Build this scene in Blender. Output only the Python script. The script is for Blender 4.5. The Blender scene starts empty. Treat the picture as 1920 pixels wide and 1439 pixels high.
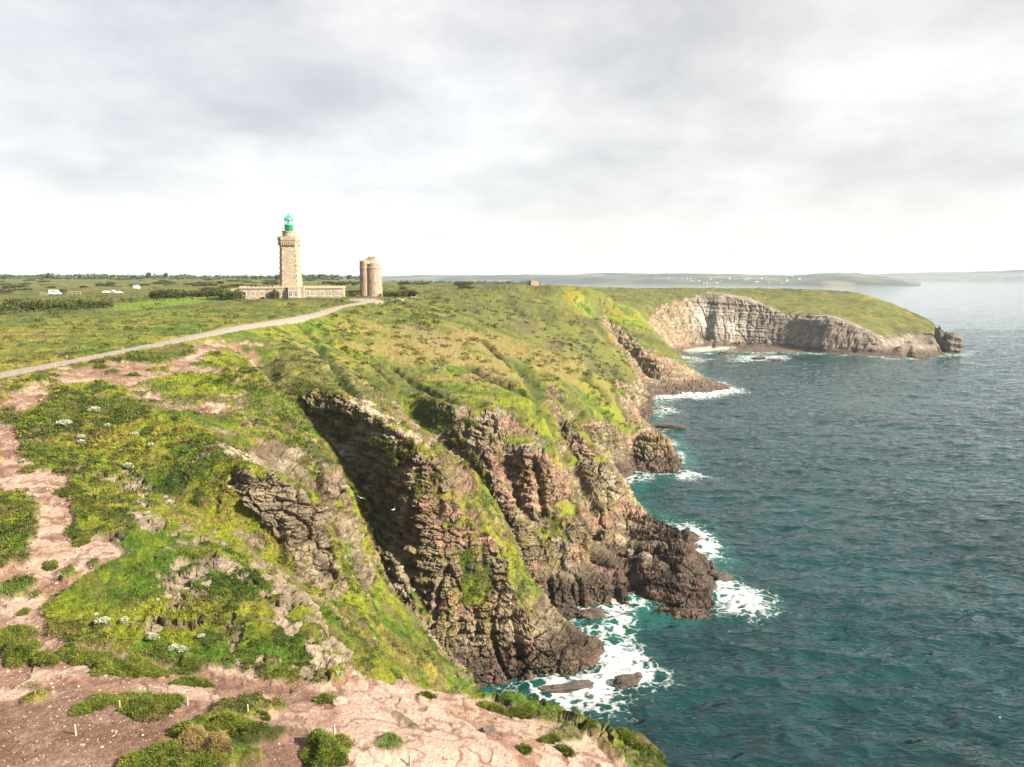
import bpy, bmesh, math, random
import numpy as np
from mathutils import Vector, Matrix
PI = math.pi
C = bpy.context.scene.collection
sc = bpy.context.scene
rnd = random.Random(7)
nrng = np.random.default_rng(11)

# ------------------------------------------------------------------ camera model used for surveying the place
F, CX, CY, CAMH = 1400.0, 960.0, 719.5, 64.0
PITCH = math.atan((CY - 518.0) / F)
cp, sp = math.cos(PITCH), math.sin(PITCH)
def tdown(py):
    v = (py - CY) / F
    return (sp + cp * v) / (cp - sp * v)
def vis(px, py, Y):                       # a surveyed point seen at (px, py), Y metres ahead
    v = (py - CY) / F
    return (Y * (px - CX) / F / (cp - sp * v), Y, CAMH - Y * tdown(py))
def hid(px, Y, z):                        # a surveyed point known by distance and height
    t = (CAMH - z) / Y
    v = (t * cp - sp) / (cp + t * sp)
    return (Y * (px - CX) / F / (cp - sp * v), Y, z)
def sea(px, py, z=0.0):                   # a point of the waterline
    return vis(px, py, (CAMH - z) / tdown(py))

# ------------------------------------------------------------------ noise
def _h(ix, iy, iz, seed):
    with np.errstate(over='ignore'):
        h = (ix * np.uint32(374761393)) ^ (iy * np.uint32(668265263)) ^ (iz * np.uint32(2147483647 - 58)) ^ np.uint32((seed * 974711 + 77) & 0xffffffff)
        h = (h ^ (h >> np.uint32(13))) * np.uint32(1274126177)
        h = (h ^ (h >> np.uint32(16))) * np.uint32(2246822519)
        h = h ^ (h >> np.uint32(15))
    return (h & np.uint32(0xffffff)).astype(np.float32) / np.float32(0xffffff)
def vnoise(x, y, z, seed=0):
    xf, yf, zf = np.floor(x), np.floor(y), np.floor(z)
    fx, fy, fz = (x - xf).astype(np.float32), (y - yf).astype(np.float32), (z - zf).astype(np.float32)
    ix, iy, iz = (a.astype(np.int64).astype(np.uint32) for a in (xf, yf, zf))
    fx = fx * fx * (3 - 2 * fx); fy = fy * fy * (3 - 2 * fy); fz = fz * fz * (3 - 2 * fz)
    o = np.uint32(1)
    def lx(b, c): 
        a0 = _h(ix, b, c, seed); return a0 + (_h(ix + o, b, c, seed) - a0) * fx
    def ly(c):
        a0 = lx(iy, c); return a0 + (lx(iy + o, c) - a0) * fy
    a0 = ly(iz)
    return a0 + (ly(iz + o) - a0) * fz
def fbm(x, y, z, scale, octs=3, seed=0, gain=0.5):
    s = 0; a = 1.0; t = 0; x = x / scale; y = y / scale; z = z / scale
    for k in range(octs):
        s = s + a * vnoise(x, y, z, seed + k * 17); t += a; a *= gain
        x, y, z = (x * 0.8 - y * 0.6) * 2.03 + 11.3, (x * 0.6 + y * 0.8) * 2.03 + 5.1, z * 2.03 + 3.7
    return s / t
def cells(x, y, z, seed):                             # fractured blocks: random value per cell and distance to the joint
    o = [np.floor(a) for a in (x, y, z)]; f = [(a - b).astype(np.float32) for a, b in zip((x, y, z), o)]
    i0 = [a.astype(np.int64).astype(np.uint32) for a in o]
    d1 = np.full(x.shape, 9, np.float32); d2 = d1.copy(); val = np.zeros(x.shape, np.float32)
    for dx in (-1, 0, 1):
        for dy in (-1, 0, 1):
            for dz in (-1, 0, 1):
                ii = [a + np.uint32(k % 4294967296) for a, k in zip(i0, (dx, dy, dz))]
                r1 = _h(*ii, seed); r2 = _h(*ii, seed + 1); r3 = _h(*ii, seed + 2)
                d = (np.abs(dx + .12 + .76 * r1 - f[0]) ** 2 + np.abs(dy + .12 + .76 * r2 - f[1]) ** 2 + np.abs(dz + .12 + .76 * r3 - f[2]) ** 2)
                m = d < d1
                d2 = np.where(m, d1, np.minimum(d2, d)); val = np.where(m, _h(*ii, seed + 5), val); d1 = np.where(m, d, d1)
    return val, np.sqrt(d2) - np.sqrt(d1)
def sst(a, b, x):
    t = np.clip((x - a) / (b - a), 0, 1); return t * t * (3 - 2 * t)

# ------------------------------------------------------------------ survey lines of the coast
L = []
def line(*pts): L.append(pts)
V, H, S = vis, hid, sea
# plateau: coastal path and land behind
line(V(-700,860,62), V(-300,770,88), V(0,703,110), V(150,675,124), V(300,645,143), V(450,612,172), V(545,598,205), V(600,588,235), V(690,566,283), V(775,563,300))
line(H(-900,150,51), H(-300,200,52), H(0,215,52.5), H(250,240,53), H(430,270,54.5), H(540,298,55.8), H(640,303,55.8), H(700,310,55.5), H(760,330,54.5))
line(H(-900,330,53), H(-100,340,52), H(100,340,52), H(300,340,53.5), H(450,350,54.5), H(560,345,55), H(700,355,54.5), H(830,380,53.5))
line(H(-900,800,56), H(0,760,54.5), H(300,740,55), H(600,700,56), H(800,520,57.5), H(900,480,58.4), H(1000,470,59.2), H(1090,480,57.8), H(1140,500,54.5))
line(H(-900,1600,60), H(0,1500,60), H(500,1500,60), H(800,1000,55), H(1000,900,52), H(1180,900,50))
line(H(-900,3000,61), H(0,3000,61), H(500,3000,60), H(700,2200,50), H(1000,1600,40), H(1150,1300,40))
line(H(-900,6500,61), H(0,6500,60), H(500,6500,50))
# grass slope: spine falling from the old tower to the right, and the shallow valley behind it
line(V(775,563,300), V(830,588,290), V(900,615,282), V(1000,650,272), V(1060,675,268), V(1120,705,270), V(1180,738,290))
line(V(830,560,340), V(920,585,335), V(1000,612,325), V(1080,655,320), V(1140,695,322), V(1185,722,330))
line(V(900,545,420), V(960,560,410), V(1040,580,400), V(1100,615,390), V(1150,665,380), V(1190,705,378))
line(V(690,640,215), V(760,640,225), V(830,660,222), V(900,690,215), V(960,710,208), V(1000,718,200))
line(V(600,640,205), V(680,680,202), V(760,705,200), V(860,740,182), V(930,765,168))
line(V(490,640,165), V(560,662,160), V(640,692,156), V(700,725,152))
# near bench and footpath
line(V(-400,900,75), V(-200,850,85), V(0,790,93), V(60,760,99), V(180,720,108), V(300,690,120), V(420,650,145))
line(V(-700,1150,55), V(-300,1100,58), V(0,1050,60), V(60,1120,55), V(200,1200,50), V(400,1275,46.5), V(600,1300,45.5), V(800,1310,47))
line(V(-700,1439,34), V(0,1439,34.5), V(300,1439,35), V(627,1400,38), V(900,1400,41.5), V(1100,1420,44), V(1180,1439,44.5))
line(H(-1400,14,41.5), H(0,14,41), H(500,14,40.5), H(960,14,39), H(1200,14,36), H(1330,14,32))
line(V(-500,1280,43), V(0,1260,45), V(300,1340,40.5), V(500,1360,40.5))
# rim of the near bench seen against the sea
line(V(560,1240,50), V(640,1262,48.5), V(750,1278,49.5), V(860,1298,50.5), V(960,1305,51.5), V(1060,1333,51), V(1150,1368,50), V(1212,1386,50), V(1226,1405,49), V(1250,1439,47.5), H(1290,38,29), H(1330,25,28))
line(H(700,52.5,31.5), H(800,54,27.5), H(860,56,24), H(960,59,15), H(1060,59,12), H(1150,58,10), H(1260,56,8), H(1320,48,8), H(1370,36,8), H(1400,20,10))
line(H(985,88,0), H(1010,74,0), H(1100,70,0), H(1250,65,0), H(1340,58,0), H(1410,44,0), H(1440,28,0), H(1450,14,0))
# chute of grass behind the bench
line(V(100,770,97), V(200,850,87), V(300,920,80), V(400,980,74.5), V(430,1000,72.5), H(500,65,36.0), H(600,58,33.6), H(680,55,31.5))
line(V(130,900,77), V(200,980,68), V(300,1040,62), V(400,1100,57), V(500,1180,52), V(600,1240,49.5))
line(V(400,1035,63), V(460,1062,60.5), V(530,1095,58), V(580,1150,55), V(620,1205,52.3), V(645,1250,49.6))
line(H(560,62,34.6), V(600,1130,64), V(640,1200,60), V(700,1235,61), V(760,1258,62))
# ridge one: spine and broken rock knob, then its far edge over the first gully
line(V(180,760,100), V(330,770,96), V(400,830,89), V(470,880,78), V(540,890,78.6), V(600,930,80), V(624,990,80.5))
line(V(450,1000,73.2), V(520,1060,74), V(570,1085,75.3), V(618,1090,77.6))
line(V(640,1000,87), V(660,1080,85), V(700,1150,81), V(760,1215,77), V(810,1250,75))
line(V(420,690,122), V(480,684,126), V(507,720,119), V(540,770,113), V(587,830,107), V(638,873,102), V(658,907,100), V(662,940,98.5), V(687,977,98), V(704,1020,97), V(706,1080,96), V(734,1090,95), V(737,1114,93.5), V(780,1167,91), V(806,1202,88.5), V(841,1250,83), V(872,1272,78), H(930,80,9), H(975,86,2), H(985,88,0))
# gully between ridge one and fin two
line(H(470,142,49.8), H(495,136,42), H(520,130,36), H(545,127,31), H(580,123,24), H(640,118,14), H(690,113,6), H(760,107.5,1), H(820,105,-2), H(860,104,-4), H(900,105,-5))
line(H(520,123,38), H(545,119,32), H(580,115,25), H(640,111,15), H(690,107,7), H(760,103,1), H(820,102,-2))
# fin two
line(V(490,672,152), V(520,690,148), V(560,715,145), V(600,725,141), V(650,742,135), V(720,787,127), V(800,838,120), V(835,862,119))
line(V(560,745,141), V(620,775,136), V(680,820,129), V(730,880,122), V(770,960,116.5), V(800,1050,114))
line(V(700,725,152), V(733,753,145), V(770,787,140), V(800,807,137), V(880,863,133.5), V(923,920,132), V(947,973,130.5), V(968,1002,129), V(970,1042,127), V(957,1082,124.5), V(1003,1090,124), V(1016,1136,121.5), V(1085,1185,121.5), S(1150,1223))
line(V(560,790,135), V(610,835,131), V(650,890,127), V(700,945,121.5), V(745,1020,116.5), V(775,1100,112), V(825,1190,108.5), V(858,1250,108))
line(V(505,712,146), V(530,740,141), V(560,775,139), V(600,815,136), V(645,868,132.5), V(668,908,130), V(690,960,127), V(710,1018,124), V(713,1072,120.5), V(745,1092,117), V(788,1163,113), V(813,1198,111))
line(V(770,870,118), V(790,955,115.6), V(850,975,116.5), V(940,1000,118.5))
line(V(790,1000,113.2), V(850,1060,113.5), V(890,1130,112.6), V(950,1110,116))
line(V(790,1140,108.2), V(860,1165,110.5), V(930,1165,113), V(1010,1180,115.5))
line(S(860,1282), S(900,1277), S(1000,1270), S(1100,1257), S(1150,1224), S(1085,1187), S(1045,1168), S(1010,1152), S(1100,1150), S(1170,1143), S(1190,1132), S(1230,1142), S(1300,1158), S(1340,1152), S(1342,1075), S(1312,1035), S(1322,1003), S(1250,987), S(1200,965), S(1157,937), S(1152,905), S(1190,889), S(1270,888), S(1274,855), S(1245,815), S(1205,795), S(1222,775), S(1218,745), S(1240,739), S(1320,739), S(1375,727), S(1312,706), S(1285,680), S(1262,662), S(1300,664), S(1362,656), S(1400,654), S(1474,657), S(1552,664), S(1650,668), S(1755,663), S(1766,652), H(1770,690,0), H(1768,760,0), H(1700,900,0), H(1600,1000,0), H(1400,1050,0), H(1250,1100,0), H(1190,1300,0), H(1100,1700,0), H(900,2600,0), H(800,4500,0), H(800,7000,0))
# gully two-three
line(H(720,166,40), H(740,160,36), H(770,156,30), H(800,154,23), H(860,151,12), H(920,147,3), H(965,141,-2), H(1000,134,-3), H(1020,131,-4))
line(H(770,147,32), H(800,145,25), H(860,142.5,13), H(920,139.5,4), H(965,135,-2))
line(V(735,745,176), V(772,782,171), V(803,803,168), V(843,830,165), V(884,857,162), V(928,910,159), V(953,962,156.5), V(972,1000,154), V(974,1048,152))
line(V(1050,812,184), V(1062,845,182), V(1084,890,179), V(1107,950,172), V(1122,1000,166))
line(V(1186,808,262), V(1189,870,250))
line(H(1186,234,-4), H(1185,244,1), H(1182,254,6))
# fin three with its lower wall and wave-cut platform
line(V(745,722,188), V(800,748,174), V(870,762,162), V(930,785,157), V(1000,838,154.5), V(1040,836,159))
line(V(800,775,170), V(860,800,159), V(912,850,152), V(955,930,147), V(992,1000,143.5), V(988,1064,142.8), V(1077,1066,144.5), V(1115,1051,149))
line(V(960,960,147), V(1000,988,148), V(1060,986,149.2), V(1108,978,153))
line(V(1003,718,200), V(1020,763,180), V(1018,790,172), V(1043,840,165), V(1073,890,161), V(1097,960,156.5), V(1112,983,155.5), V(1117,1022,152), V(1116,1049,149.5))
line(V(990,1074,138.5), V(1080,1078,141), V(1165,1080,143), V(1190,1080,146), V(1250,1090,145), V(1325,1075,146.5), V(1330,1110,140))
line(V(1170,1050,154), V(1230,1030,158), V(1300,1040,155))
line(V(1165,985,172), V(1240,1000,166), V(1300,1008,164))
line(H(1032,190,31), H(1052,174,21), H(1082,169,12), H(1106,164,5), H(1121,159,3))
line(V(1032,735,200), V(1060,770,188), V(1100,815,184), V(1145,868,182), V(1152,905,180), V(1152,940,176), V(1168,985,170))
line(V(1128,960,162), V(1135,1040,156.5), V(1165,1047,158))
line(H(1030,205,30), H(1080,205,18), H(1120,205,8), H(1150,204,0))
# fin four and the block at its end
line(V(1000,700,228), V(1050,730,230), V(1100,765,233), V(1150,795,240), V(1190,793,248), V(1240,803,250), V(1263,826,248), V(1272,858,246))
line(V(1090,820,226), V(1130,835,234), V(1180,838,242), V(1186,860,240), S(1190,889))
line(V(1100,700,262), V(1150,735,275), V(1185,765,283), V(1195,790,290))
line(V(1150,745,322), V(1190,727,338), V(1212,742,345))
line(V(1170,785,318), V(1215,783,326))
# fin five, cape six
line(V(1120,585,430), V(1150,640,422), V(1190,690,412), V(1206,720,408))
line(H(1140,480,30), H(1180,455,12), H(1222,428,0))
line(V(1128,590,490), V(1160,615,475), V(1200,645,455), V(1250,680,437), V(1300,706,424), V(1322,716,420), S(1375,727))
line(V(1160,560,540), V(1190,577,525), V(1235,635,478), V(1275,680,452), V(1308,704,434))
line(H(1180,600,40), H(1230,560,18), H(1262,540,0))
# far headland
line(V(1195,555,640), V(1225,580,640), V(1245,565,655), V(1280,562,668), V(1310,553,676), V(1350,548,672), V(1400,557,668), V(1452,579,658), V(1491,590,648), V(1552,588,628), V(1605,606,616), V(1662,634,604), V(1692,627,607), V(1752,627,613), V(1757,622,650))
line(V(1225,600,625), V(1250,640,610), V(1290,650,655), V(1330,650,668))
line(V(1350,640,663), V(1400,645,663), V(1474,650,648), V(1552,656,622), V(1649,660,605), V(1750,655,614))
line(V(1130,548,700), V(1200,542,770), V(1300,540,780), V(1400,541,775), V(1500,541,765), V(1600,545,745), V(1680,570,722), V(1740,597,700), V(1756,608,680), V(1757,622,650))
line(H(1250,980,48), H(1400,950,40), H(1550,900,40), H(1650,850,25), H(1740,760,8))
# sea bed
for ln in ([S(940,1350), S(1080,1320), S(1190,1245), S(1240,1200), S(1330,1210), S(1440,1160), S(1440,1040), S(1400,980), S(1260,935), S(1330,915), S(1340,850), S(1300,790), S(1300,765), S(1400,745), S(1430,727), S(1370,700), S(1340,680), S(1480,678), S(1650,692), S(1880,672)],
           [H(1080,92,0), H(1250,85,0), H(1400,75,0), H(1500,55,0), H(1550,20,0)]):
    line(*[(x, y, -9.0) for x, y, _ in ln])
line(S(1740,676), S(1772,664), H(1783,650,-7), H(1790,700,-7), H(1800,780,-7))
line(*[H(2200, y, -14) for y in (14, 60, 200, 700, 2000, 7000)])
line(*[H(p, y, -14) for p, y in ((1850,1000),(1500,1400),(1300,2500),(1000,5000),(950,7000))])

# ------------------------------------------------------------------ relief: membrane stretched over the survey lines (plan grid in u = X/Y, ln Y)
U0, U1, LV0, LV1 = -1.05, 0.95, math.log(14.0), math.log(6500.0)
def relief(nu, nv, prev=None, iters=150, soft=True):
    acc = np.zeros((nu, nv)); cnt = np.zeros((nu, nv))
    du, dv = (U1 - U0) / (nu - 1), (LV1 - LV0) / (nv - 1)
    for ln in L:
        if ln is None: continue
        for (a, b) in zip(ln[:-1], ln[1:]):
            ua, ub = a[0] / a[1], b[0] / b[1]
            n = int(max(abs(ua - ub) / du, abs(math.log(a[1] / b[1])) / dv) * 2) + 2
            t = np.linspace(0, 1, n)
            X = a[0] + (b[0] - a[0]) * t; Y = a[1] + (b[1] - a[1]) * t; Z = a[2] + (b[2] - a[2]) * t
            i = np.rint((X / Y - U0) / du).astype(int); j = np.rint((np.log(Y) - LV0) / dv).astype(int)
            ok = (i >= 0) & (i < nu) & (j >= 0) & (j < nv)
            np.add.at(acc, (i[ok], j[ok]), Z[ok]); np.add.at(cnt, (i[ok], j[ok]), 1)
    fix = cnt > 0
    val = acc / np.maximum(cnt, 1)
    if prev is None:
        z = np.where(fix, val, val[fix].mean())
    else:
        pu, pv = prev.shape
        gi = np.linspace(0, pu - 1, nu); gj = np.linspace(0, pv - 1, nv)
        z = bilin(prev, gi[:, None] + 0 * gj[None], gj[None] + 0 * gi[:, None])
        z = np.where(fix, val, z)
    wu, wv = 1 / du ** 2, 1 / dv ** 2
    for k in range(iters):
        zp = np.pad(z, 1, mode='edge')
        m = (wu * (zp[:-2, 1:-1] + zp[2:, 1:-1]) + wv * (zp[1:-1, :-2] + zp[1:-1, 2:])) / (2 * (wu + wv))
        z = np.where(fix, val, m)
    return z
def bilin(g, fi, fj):
    i = np.clip(np.floor(fi).astype(int), 0, g.shape[0] - 2); j = np.clip(np.floor(fj).astype(int), 0, g.shape[1] - 2)
    a = np.clip(fi - i, 0, 1); b = np.clip(fj - j, 0, 1)
    return (g[i, j] * (1 - a) + g[i + 1, j] * a) * (1 - b) + (g[i, j + 1] * (1 - a) + g[i + 1, j + 1] * a) * b
_z = relief(55, 80, None, 900)
_z = relief(110, 160, _z, 300); _z = relief(220, 320, _z, 250); _z = relief(440, 640, _z, 160); Z0 = relief(1200, 1760, _z, 80)
def blur(g, n=1):
    for _ in range(n):
        p = np.pad(g, 1, mode='edge')
        g = (p[:-2, 1:-1] + p[2:, 1:-1] + 2 * p[1:-1, 1:-1]) / 4
        p = np.pad(g, 1, mode='edge')
        g = (p[1:-1, :-2] + p[1:-1, 2:] + 2 * p[1:-1, 1:-1]) / 4
    return g
Z0 = blur(Z0, 9)
NU0, NV0 = Z0.shape
def height(X, Y):
    X = np.asarray(X, float); Y = np.asarray(Y, float)
    return bilin(Z0, (X / Y - U0) / (U1 - U0) * (NU0 - 1), (np.log(np.maximum(Y, 14.01)) - LV0) / (LV1 - LV0) * (NV0 - 1))
_YS = np.exp(np.linspace(math.log(15), math.log(6400), 5000))
def at(px, py):                                       # where the sight line of a surveyed point meets the ground
    v = (py - CY) / F; k = (px - CX) / F / (cp - sp * v); t = tdown(py)
    d = height(_YS * k, _YS) - (CAMH - _YS * t)
    i = np.argmax(d > 0)
    Y = _YS[i] if d[i] > 0 else _YS[-1]
    return np.array((Y * k, Y, float(height(Y * k, Y))))

# ------------------------------------------------------------------ plan areas
def poly_sd(X, Y, poly):                              # signed distance to a plan polygon (inside > 0)
    d = np.full(X.shape, 1e9); ins = np.zeros(X.shape, bool)
    n = len(poly)
    for k in range(n):
        ax, ay = poly[k]; bx, by = poly[(k + 1) % n]
        ex, ey = bx - ax, by - ay
        t = np.clip(((X - ax) * ex + (Y - ay) * ey) / (ex * ex + ey * ey + 1e-9), 0, 1)
        d = np.minimum(d, (X - ax - t * ex) ** 2 + (Y - ay - t * ey) ** 2)
        c = ((ay > Y) != (by > Y)) & (X < (bx - ax) * (Y - ay) / (by - ay + 1e-12) + ax)
        ins ^= c
    d = np.sqrt(d)
    return np.where(ins, d, -d)
def line_d(X, Y, pts):
    d = np.full(X.shape, 1e9)
    for (ax, ay), (bx, by) in zip(pts[:-1], pts[1:]):
        ex, ey = bx - ax, by - ay
        t = np.clip(((X - ax) * ex + (Y - ay) * ey) / (ex * ex + ey * ey + 1e-9), 0, 1)
        d = np.minimum(d, (X - ax - t * ex) ** 2 + (Y - ay - t * ey) ** 2)
    return np.sqrt(d)
def area(*pp): return [tuple(at(*p)[:2]) for p in pp]

ROAD = [tuple(V_[:2]) for V_ in (V(-700,860,62), V(-300,770,88), V(0,703,110), V(150,675,124), V(300,645,143), V(450,612,172), V(545,598,205), V(600,588,235), V(640,577,260), V(690,566,283))]

# ------------------------------------------------------------------ terrain mesh: profiles resampled by arc length so that cliffs get as many points as flats
NR = 1300
uu = np.concatenate([np.linspace(-1.02, -0.77, 40, endpoint=False), np.linspace(-0.77, 0.34, 1080, endpoint=False), np.linspace(0.34, 0.68, 160)])
NC = len(uu)
lv = np.linspace(LV0, LV1, 2600)
gy = np.exp(lv)
zc = bilin(Z0, ((uu - U0) / (U1 - U0) * (NU0 - 1))[:, None] + 0 * lv[None], ((lv - LV0) / (LV1 - LV0) * (NV0 - 1))[None] + 0 * uu[:, None])
ang = (zc - CAMH) / gy[None]
dens = np.abs(np.diff(ang, axis=1)) * 1.0 + np.abs(np.diff(zc, axis=1)) / gy[None, 1:] * 0.35 + np.diff(lv)[None] * 0.13
dens *= np.where(zc[:, 1:] < -1.5, 0.12, 1.0)
dens *= np.where(gy[None, 1:] > 900, 0.35, 1.0) * np.where(gy[None, 1:] < 27, 0.3, 1.0)
kern = np.exp(-0.5 * (np.arange(-24, 25) / 9.0) ** 2); kern /= kern.sum()
dens = np.apply_along_axis(lambda a: np.convolve(np.pad(a, 24, mode='edge'), kern, 'valid'), 0, dens)
cum = np.concatenate([np.zeros((NC, 1)), np.cumsum(dens, axis=1)], axis=1)
cum /= cum[:, -1:]
TY = np.empty((NC, NR))
qs = np.linspace(0, 1, NR)
for i in range(NC): TY[i] = np.interp(qs, cum[i], lv)
TZ = bilin(Z0, ((uu - U0) / (U1 - U0) * (NU0 - 1))[:, None] + 0 * TY, (TY - LV0) / (LV1 - LV0) * (NV0 - 1))
TY = np.exp(TY); TX = uu[:, None] * TY
def normals(X, Y, Z):
    ax, ay, az = (np.gradient(a, axis=0) for a in (X, Y, Z))
    bx, by, bz = (np.gradient(a, axis=1) for a in (X, Y, Z))
    nx, ny, nz = ay * bz - az * by, az * bx - ax * bz, ax * by - ay * bx
    l = np.sqrt(nx * nx + ny * ny + nz * nz) + 1e-12
    s = np.sign(nz); s[s == 0] = 1
    return nx / l * s, ny / l * s, nz / l * s
nx, ny, nz = normals(TX, TY, TZ)
def gblur(a, n):
    return blur(a, n)
nx, ny, nz = (gblur(a, 6) for a in (nx, ny, nz))
l = np.sqrt(nx**2 + ny**2 + nz**2); nx /= l; ny /= l; nz /= l
X, Y, Z = TX.astype(np.float32), TY.astype(np.float32), TZ.astype(np.float32)
dist = np.sqrt(X * X + Y * Y)
big = fbm(X, Y, Z, 14.0, 3, 1); mid = fbm(X, Y, Z, 4.0, 3, 2); fine = fbm(X, Y, Z, 1.1, 3, 3); tiny = fbm(X, Y, Z, 0.42, 2, 4)
wide = fbm(X, Y, Z, 45.0, 3, 5)
steep = 1 - nz
rock = sst(0.22, 0.42, steep - 0.36 * np.clip(nx, 0, 1) * sst(3, 10, TZ) + (mid - 0.5) * 0.35 + (fine - 0.5) * 0.25 + (big - 0.5) * 0.15)
rock = np.maximum(rock, sst(12.0, 8.0, Z + (mid - 0.5) * 5 + (big - .5) * 4) * np.where((dist < 260), 1, sst(5, 2.5, Z)))
def lay(s, h, seed, e=0.22):
    k = np.floor(s / h); f = (s / h - k).astype(np.float32)
    ki = k.astype(np.int64).astype(np.uint32); z0 = np.uint32(0) * ki
    a = _h(ki, z0, z0, seed); b = _h(ki + np.uint32(1), z0, z0, seed)
    return a + (b - a) * sst(1 - e, 1.0, f)
Xd, Yd = X.astype(float), Y.astype(float)
def soft(poly, w, warp=0.0):
    d = np.full(X.shape, -1e3)
    px = [p[0] for p in poly]; py = [p[1] for p in poly]
    m = (Xd > min(px) - 3 * w - warp) & (Xd < max(px) + 3 * w + warp) & (Yd > min(py) - 3 * w - warp) & (Yd < max(py) + 3 * w + warp)
    d[m] = poly_sd(Xd[m] , Yd[m], poly) + (mid[m] - 0.5) * 2 * warp + (fine[m] - 0.5) * warp
    return sst(-w, w, d).astype(np.float32)
def softf(pp, w, warp=0.0, depth=9.0):               # an area on a steep face, measured across (X) and up (Z)
    q = [at(*p) for p in pp]; poly = [(a[0], a[2]) for a in q]; y0 = min(a[1] for a in q) - depth; y1 = max(a[1] for a in q) + depth
    d = np.full(X.shape, -1e3); px = [p[0] for p in poly]; pz = [p[1] for p in poly]
    m = (Xd > min(px) - 9) & (Xd < max(px) + 9) & (Yd > y0) & (Yd < y1) & (Z > min(pz) - 9) & (Z < max(pz) + 9)
    d[m] = poly_sd(Xd[m], Z[m].astype(float), poly) + (mid[m] - 0.5) * 2 * warp + (fine[m] - 0.5) * 1.5 * warp
    return sst(-w, w, d).astype(np.float32)
bare = soft(area((-60,785),(25,803),(45,850),(120,895),(135,955),(128,1000),(200,1018),(234,1042),(160,1080),(105,1115),(72,1150),(100,1190),(190,1215),(320,1243),(450,1262),(560,1283),(650,1292),(760,1282),(860,1302),(1000,1352),(1090,1385),(1180,1439),(1190,1700),(-400,1700),(-400,1180),(-60,1060)), 0.35, 1.1)
leftgrass = soft(area((-60,905),(40,925),(72,960),(62,1000),(40,1050),(-60,1065)), 0.6, 1.2)
soil = soft(area((-60,1335),(120,1290),(330,1300),(400,1330),(520,1345),(640,1395),(640,1500),(-60,1500)), 1.2, 1.6)
gravel = soft(area((60,1150),(110,1195),(320,1250),(560,1290),(640,1300),(560,1310),(330,1275),(130,1225),(50,1190)), 0.5, 0.8)
upper = soft(area((-80,735),(0,712),(100,698),(230,672),(330,650),(420,634),(490,648),(505,672),(470,700),(440,735),(430,765),(330,775),(265,745),(205,718),(120,722),(60,770),(0,792),(-80,800)), 1.2, 4.5)
upgr = [soft(area(*q), 0.8, 2.2) for q in (((275,712),(350,700),(440,705),(450,735),(420,757),(330,758),(280,735)), ((215,665),(300,655),(362,650),(368,668),(300,682),(225,680)), ((365,672),(450,655),(472,675),(455,695),(380,690)), ((100,728),(200,722),(225,750),(215,768),(120,755)), ((0,720),(50,716),(30,735),(0,738)))]
for g in upgr: upper = upper * (1 - g)
heath = np.maximum.reduce([soft(area(*q), 6, 14) for q in (((935,590),(985,598),(1060,640),(1130,690),(1110,700),(1030,660),(950,615)), ((760,610),(860,625),(960,680),(1000,712),(930,720),(850,690),(770,650)), ((590,665),(650,690),(720,745),(690,742),(610,705)))]).astype(np.float32)
pale = np.maximum.reduce([soft(area(*q), 0.5, 1.2) for q in (((640,733),(668,738),(735,785),(800,830),(815,850),(790,848),(720,800),(665,762)), ((440,1055),(480,1060),(545,1100),(575,1150),(620,1190),(645,1250),(600,1252),(540,1190),(500,1130),(455,1095)), ((300,1085),(345,1090),(350,1130),(310,1120)), ((400,830),(480,860),(500,880),(440,880)), ((425,1050),(455,1075),(430,1080)), ((330,1060),(380,1085),(400,1120),(360,1130),(330,1100)), ((250,960),(300,975),(310,1010),(260,1000)), ((395,740),(460,735),(455,748),(400,752)), ((230,880),(285,920),(275,960),(215,910)))]).astype(np.float32)
grassy = np.maximum.reduce([softf(q, 0.5, 1.3) for q in (((785,945),(830,960),(900,972),(955,990),(968,1005),(960,1040),(925,1050),(930,1110),(895,1150),(850,1140),(860,1080),(850,1020),(800,985)), ((885,895),(935,945),(960,985),(920,985),(890,945)), ((990,980),(1110,965),(1112,990),(1000,1000)), ((735,752),(800,806),(880,864),(925,922),(968,1000),(945,1000),(895,935),(850,890),(800,845)), ((1005,722),(1020,790),(1045,842),(1075,892),(1098,960),(1080,955),(1042,875),(1000,810),(965,775)))]
  + [soft(area(*q), 0.8, 2.0) for q in (((505,722),(590,828),(640,873),(660,910),(700,1015),(706,1080),(678,1030),(648,930),(612,868),(560,815)), ((680,1070),(730,1090),(780,1170),(840,1255),(780,1275),(650,1265),(690,1180)), ((120,790),(200,770),(330,900),(430,985),(420,1010),(300,950)))]).astype(np.float32)
headface = softf(((1240,575),(1280,562),(1310,555),(1350,549),(1400,558),(1452,580),(1491,591),(1552,590),(1605,608),(1662,636),(1692,629),(1752,628),(1760,672),(1650,675),(1500,668),(1400,662),(1300,668),(1250,650)), 1.5, 3.0, 60) * sst(560, 590, Yd)
rockneed = np.maximum.reduce([softf(q, 0.6, 1.8) for q in (((425,880),(480,862),(545,872),(612,915),(640,1000),(625,1092),(560,1098),(480,1055),(440,1005),(418,940)), ((580,770),(650,765),(720,800),(800,850),(880,880),(900,960),(780,950),(780,1100),(720,1060),(640,900)), ((800,765),(930,775),(1010,820),(1060,840),(1110,980),(980,1000),(900,850)), ((1030,745),(1060,760),(1150,870),(1160,990),(1120,990)))]).astype(np.float32)
rock = np.clip(np.maximum(rock, rockneed * sst(0.35, 0.6, mid + 0.12)), 0, 1)
rock = rock * (1 - grassy * sst(0.62, 0.42, fine * 0.5 + mid * 0.5)) 
rock = np.maximum(rock, pale * sst(0.41, 0.52, fine * 0.55 + mid * 0.25 + tiny * .2))
rib = soft(area((500,815),(560,835),(610,875),(650,935),(672,1030),(660,1075),(625,1085),(560,880)), .8, 3.2) * sst(.40, .52, mid * .5 + fine * .5)
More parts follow.
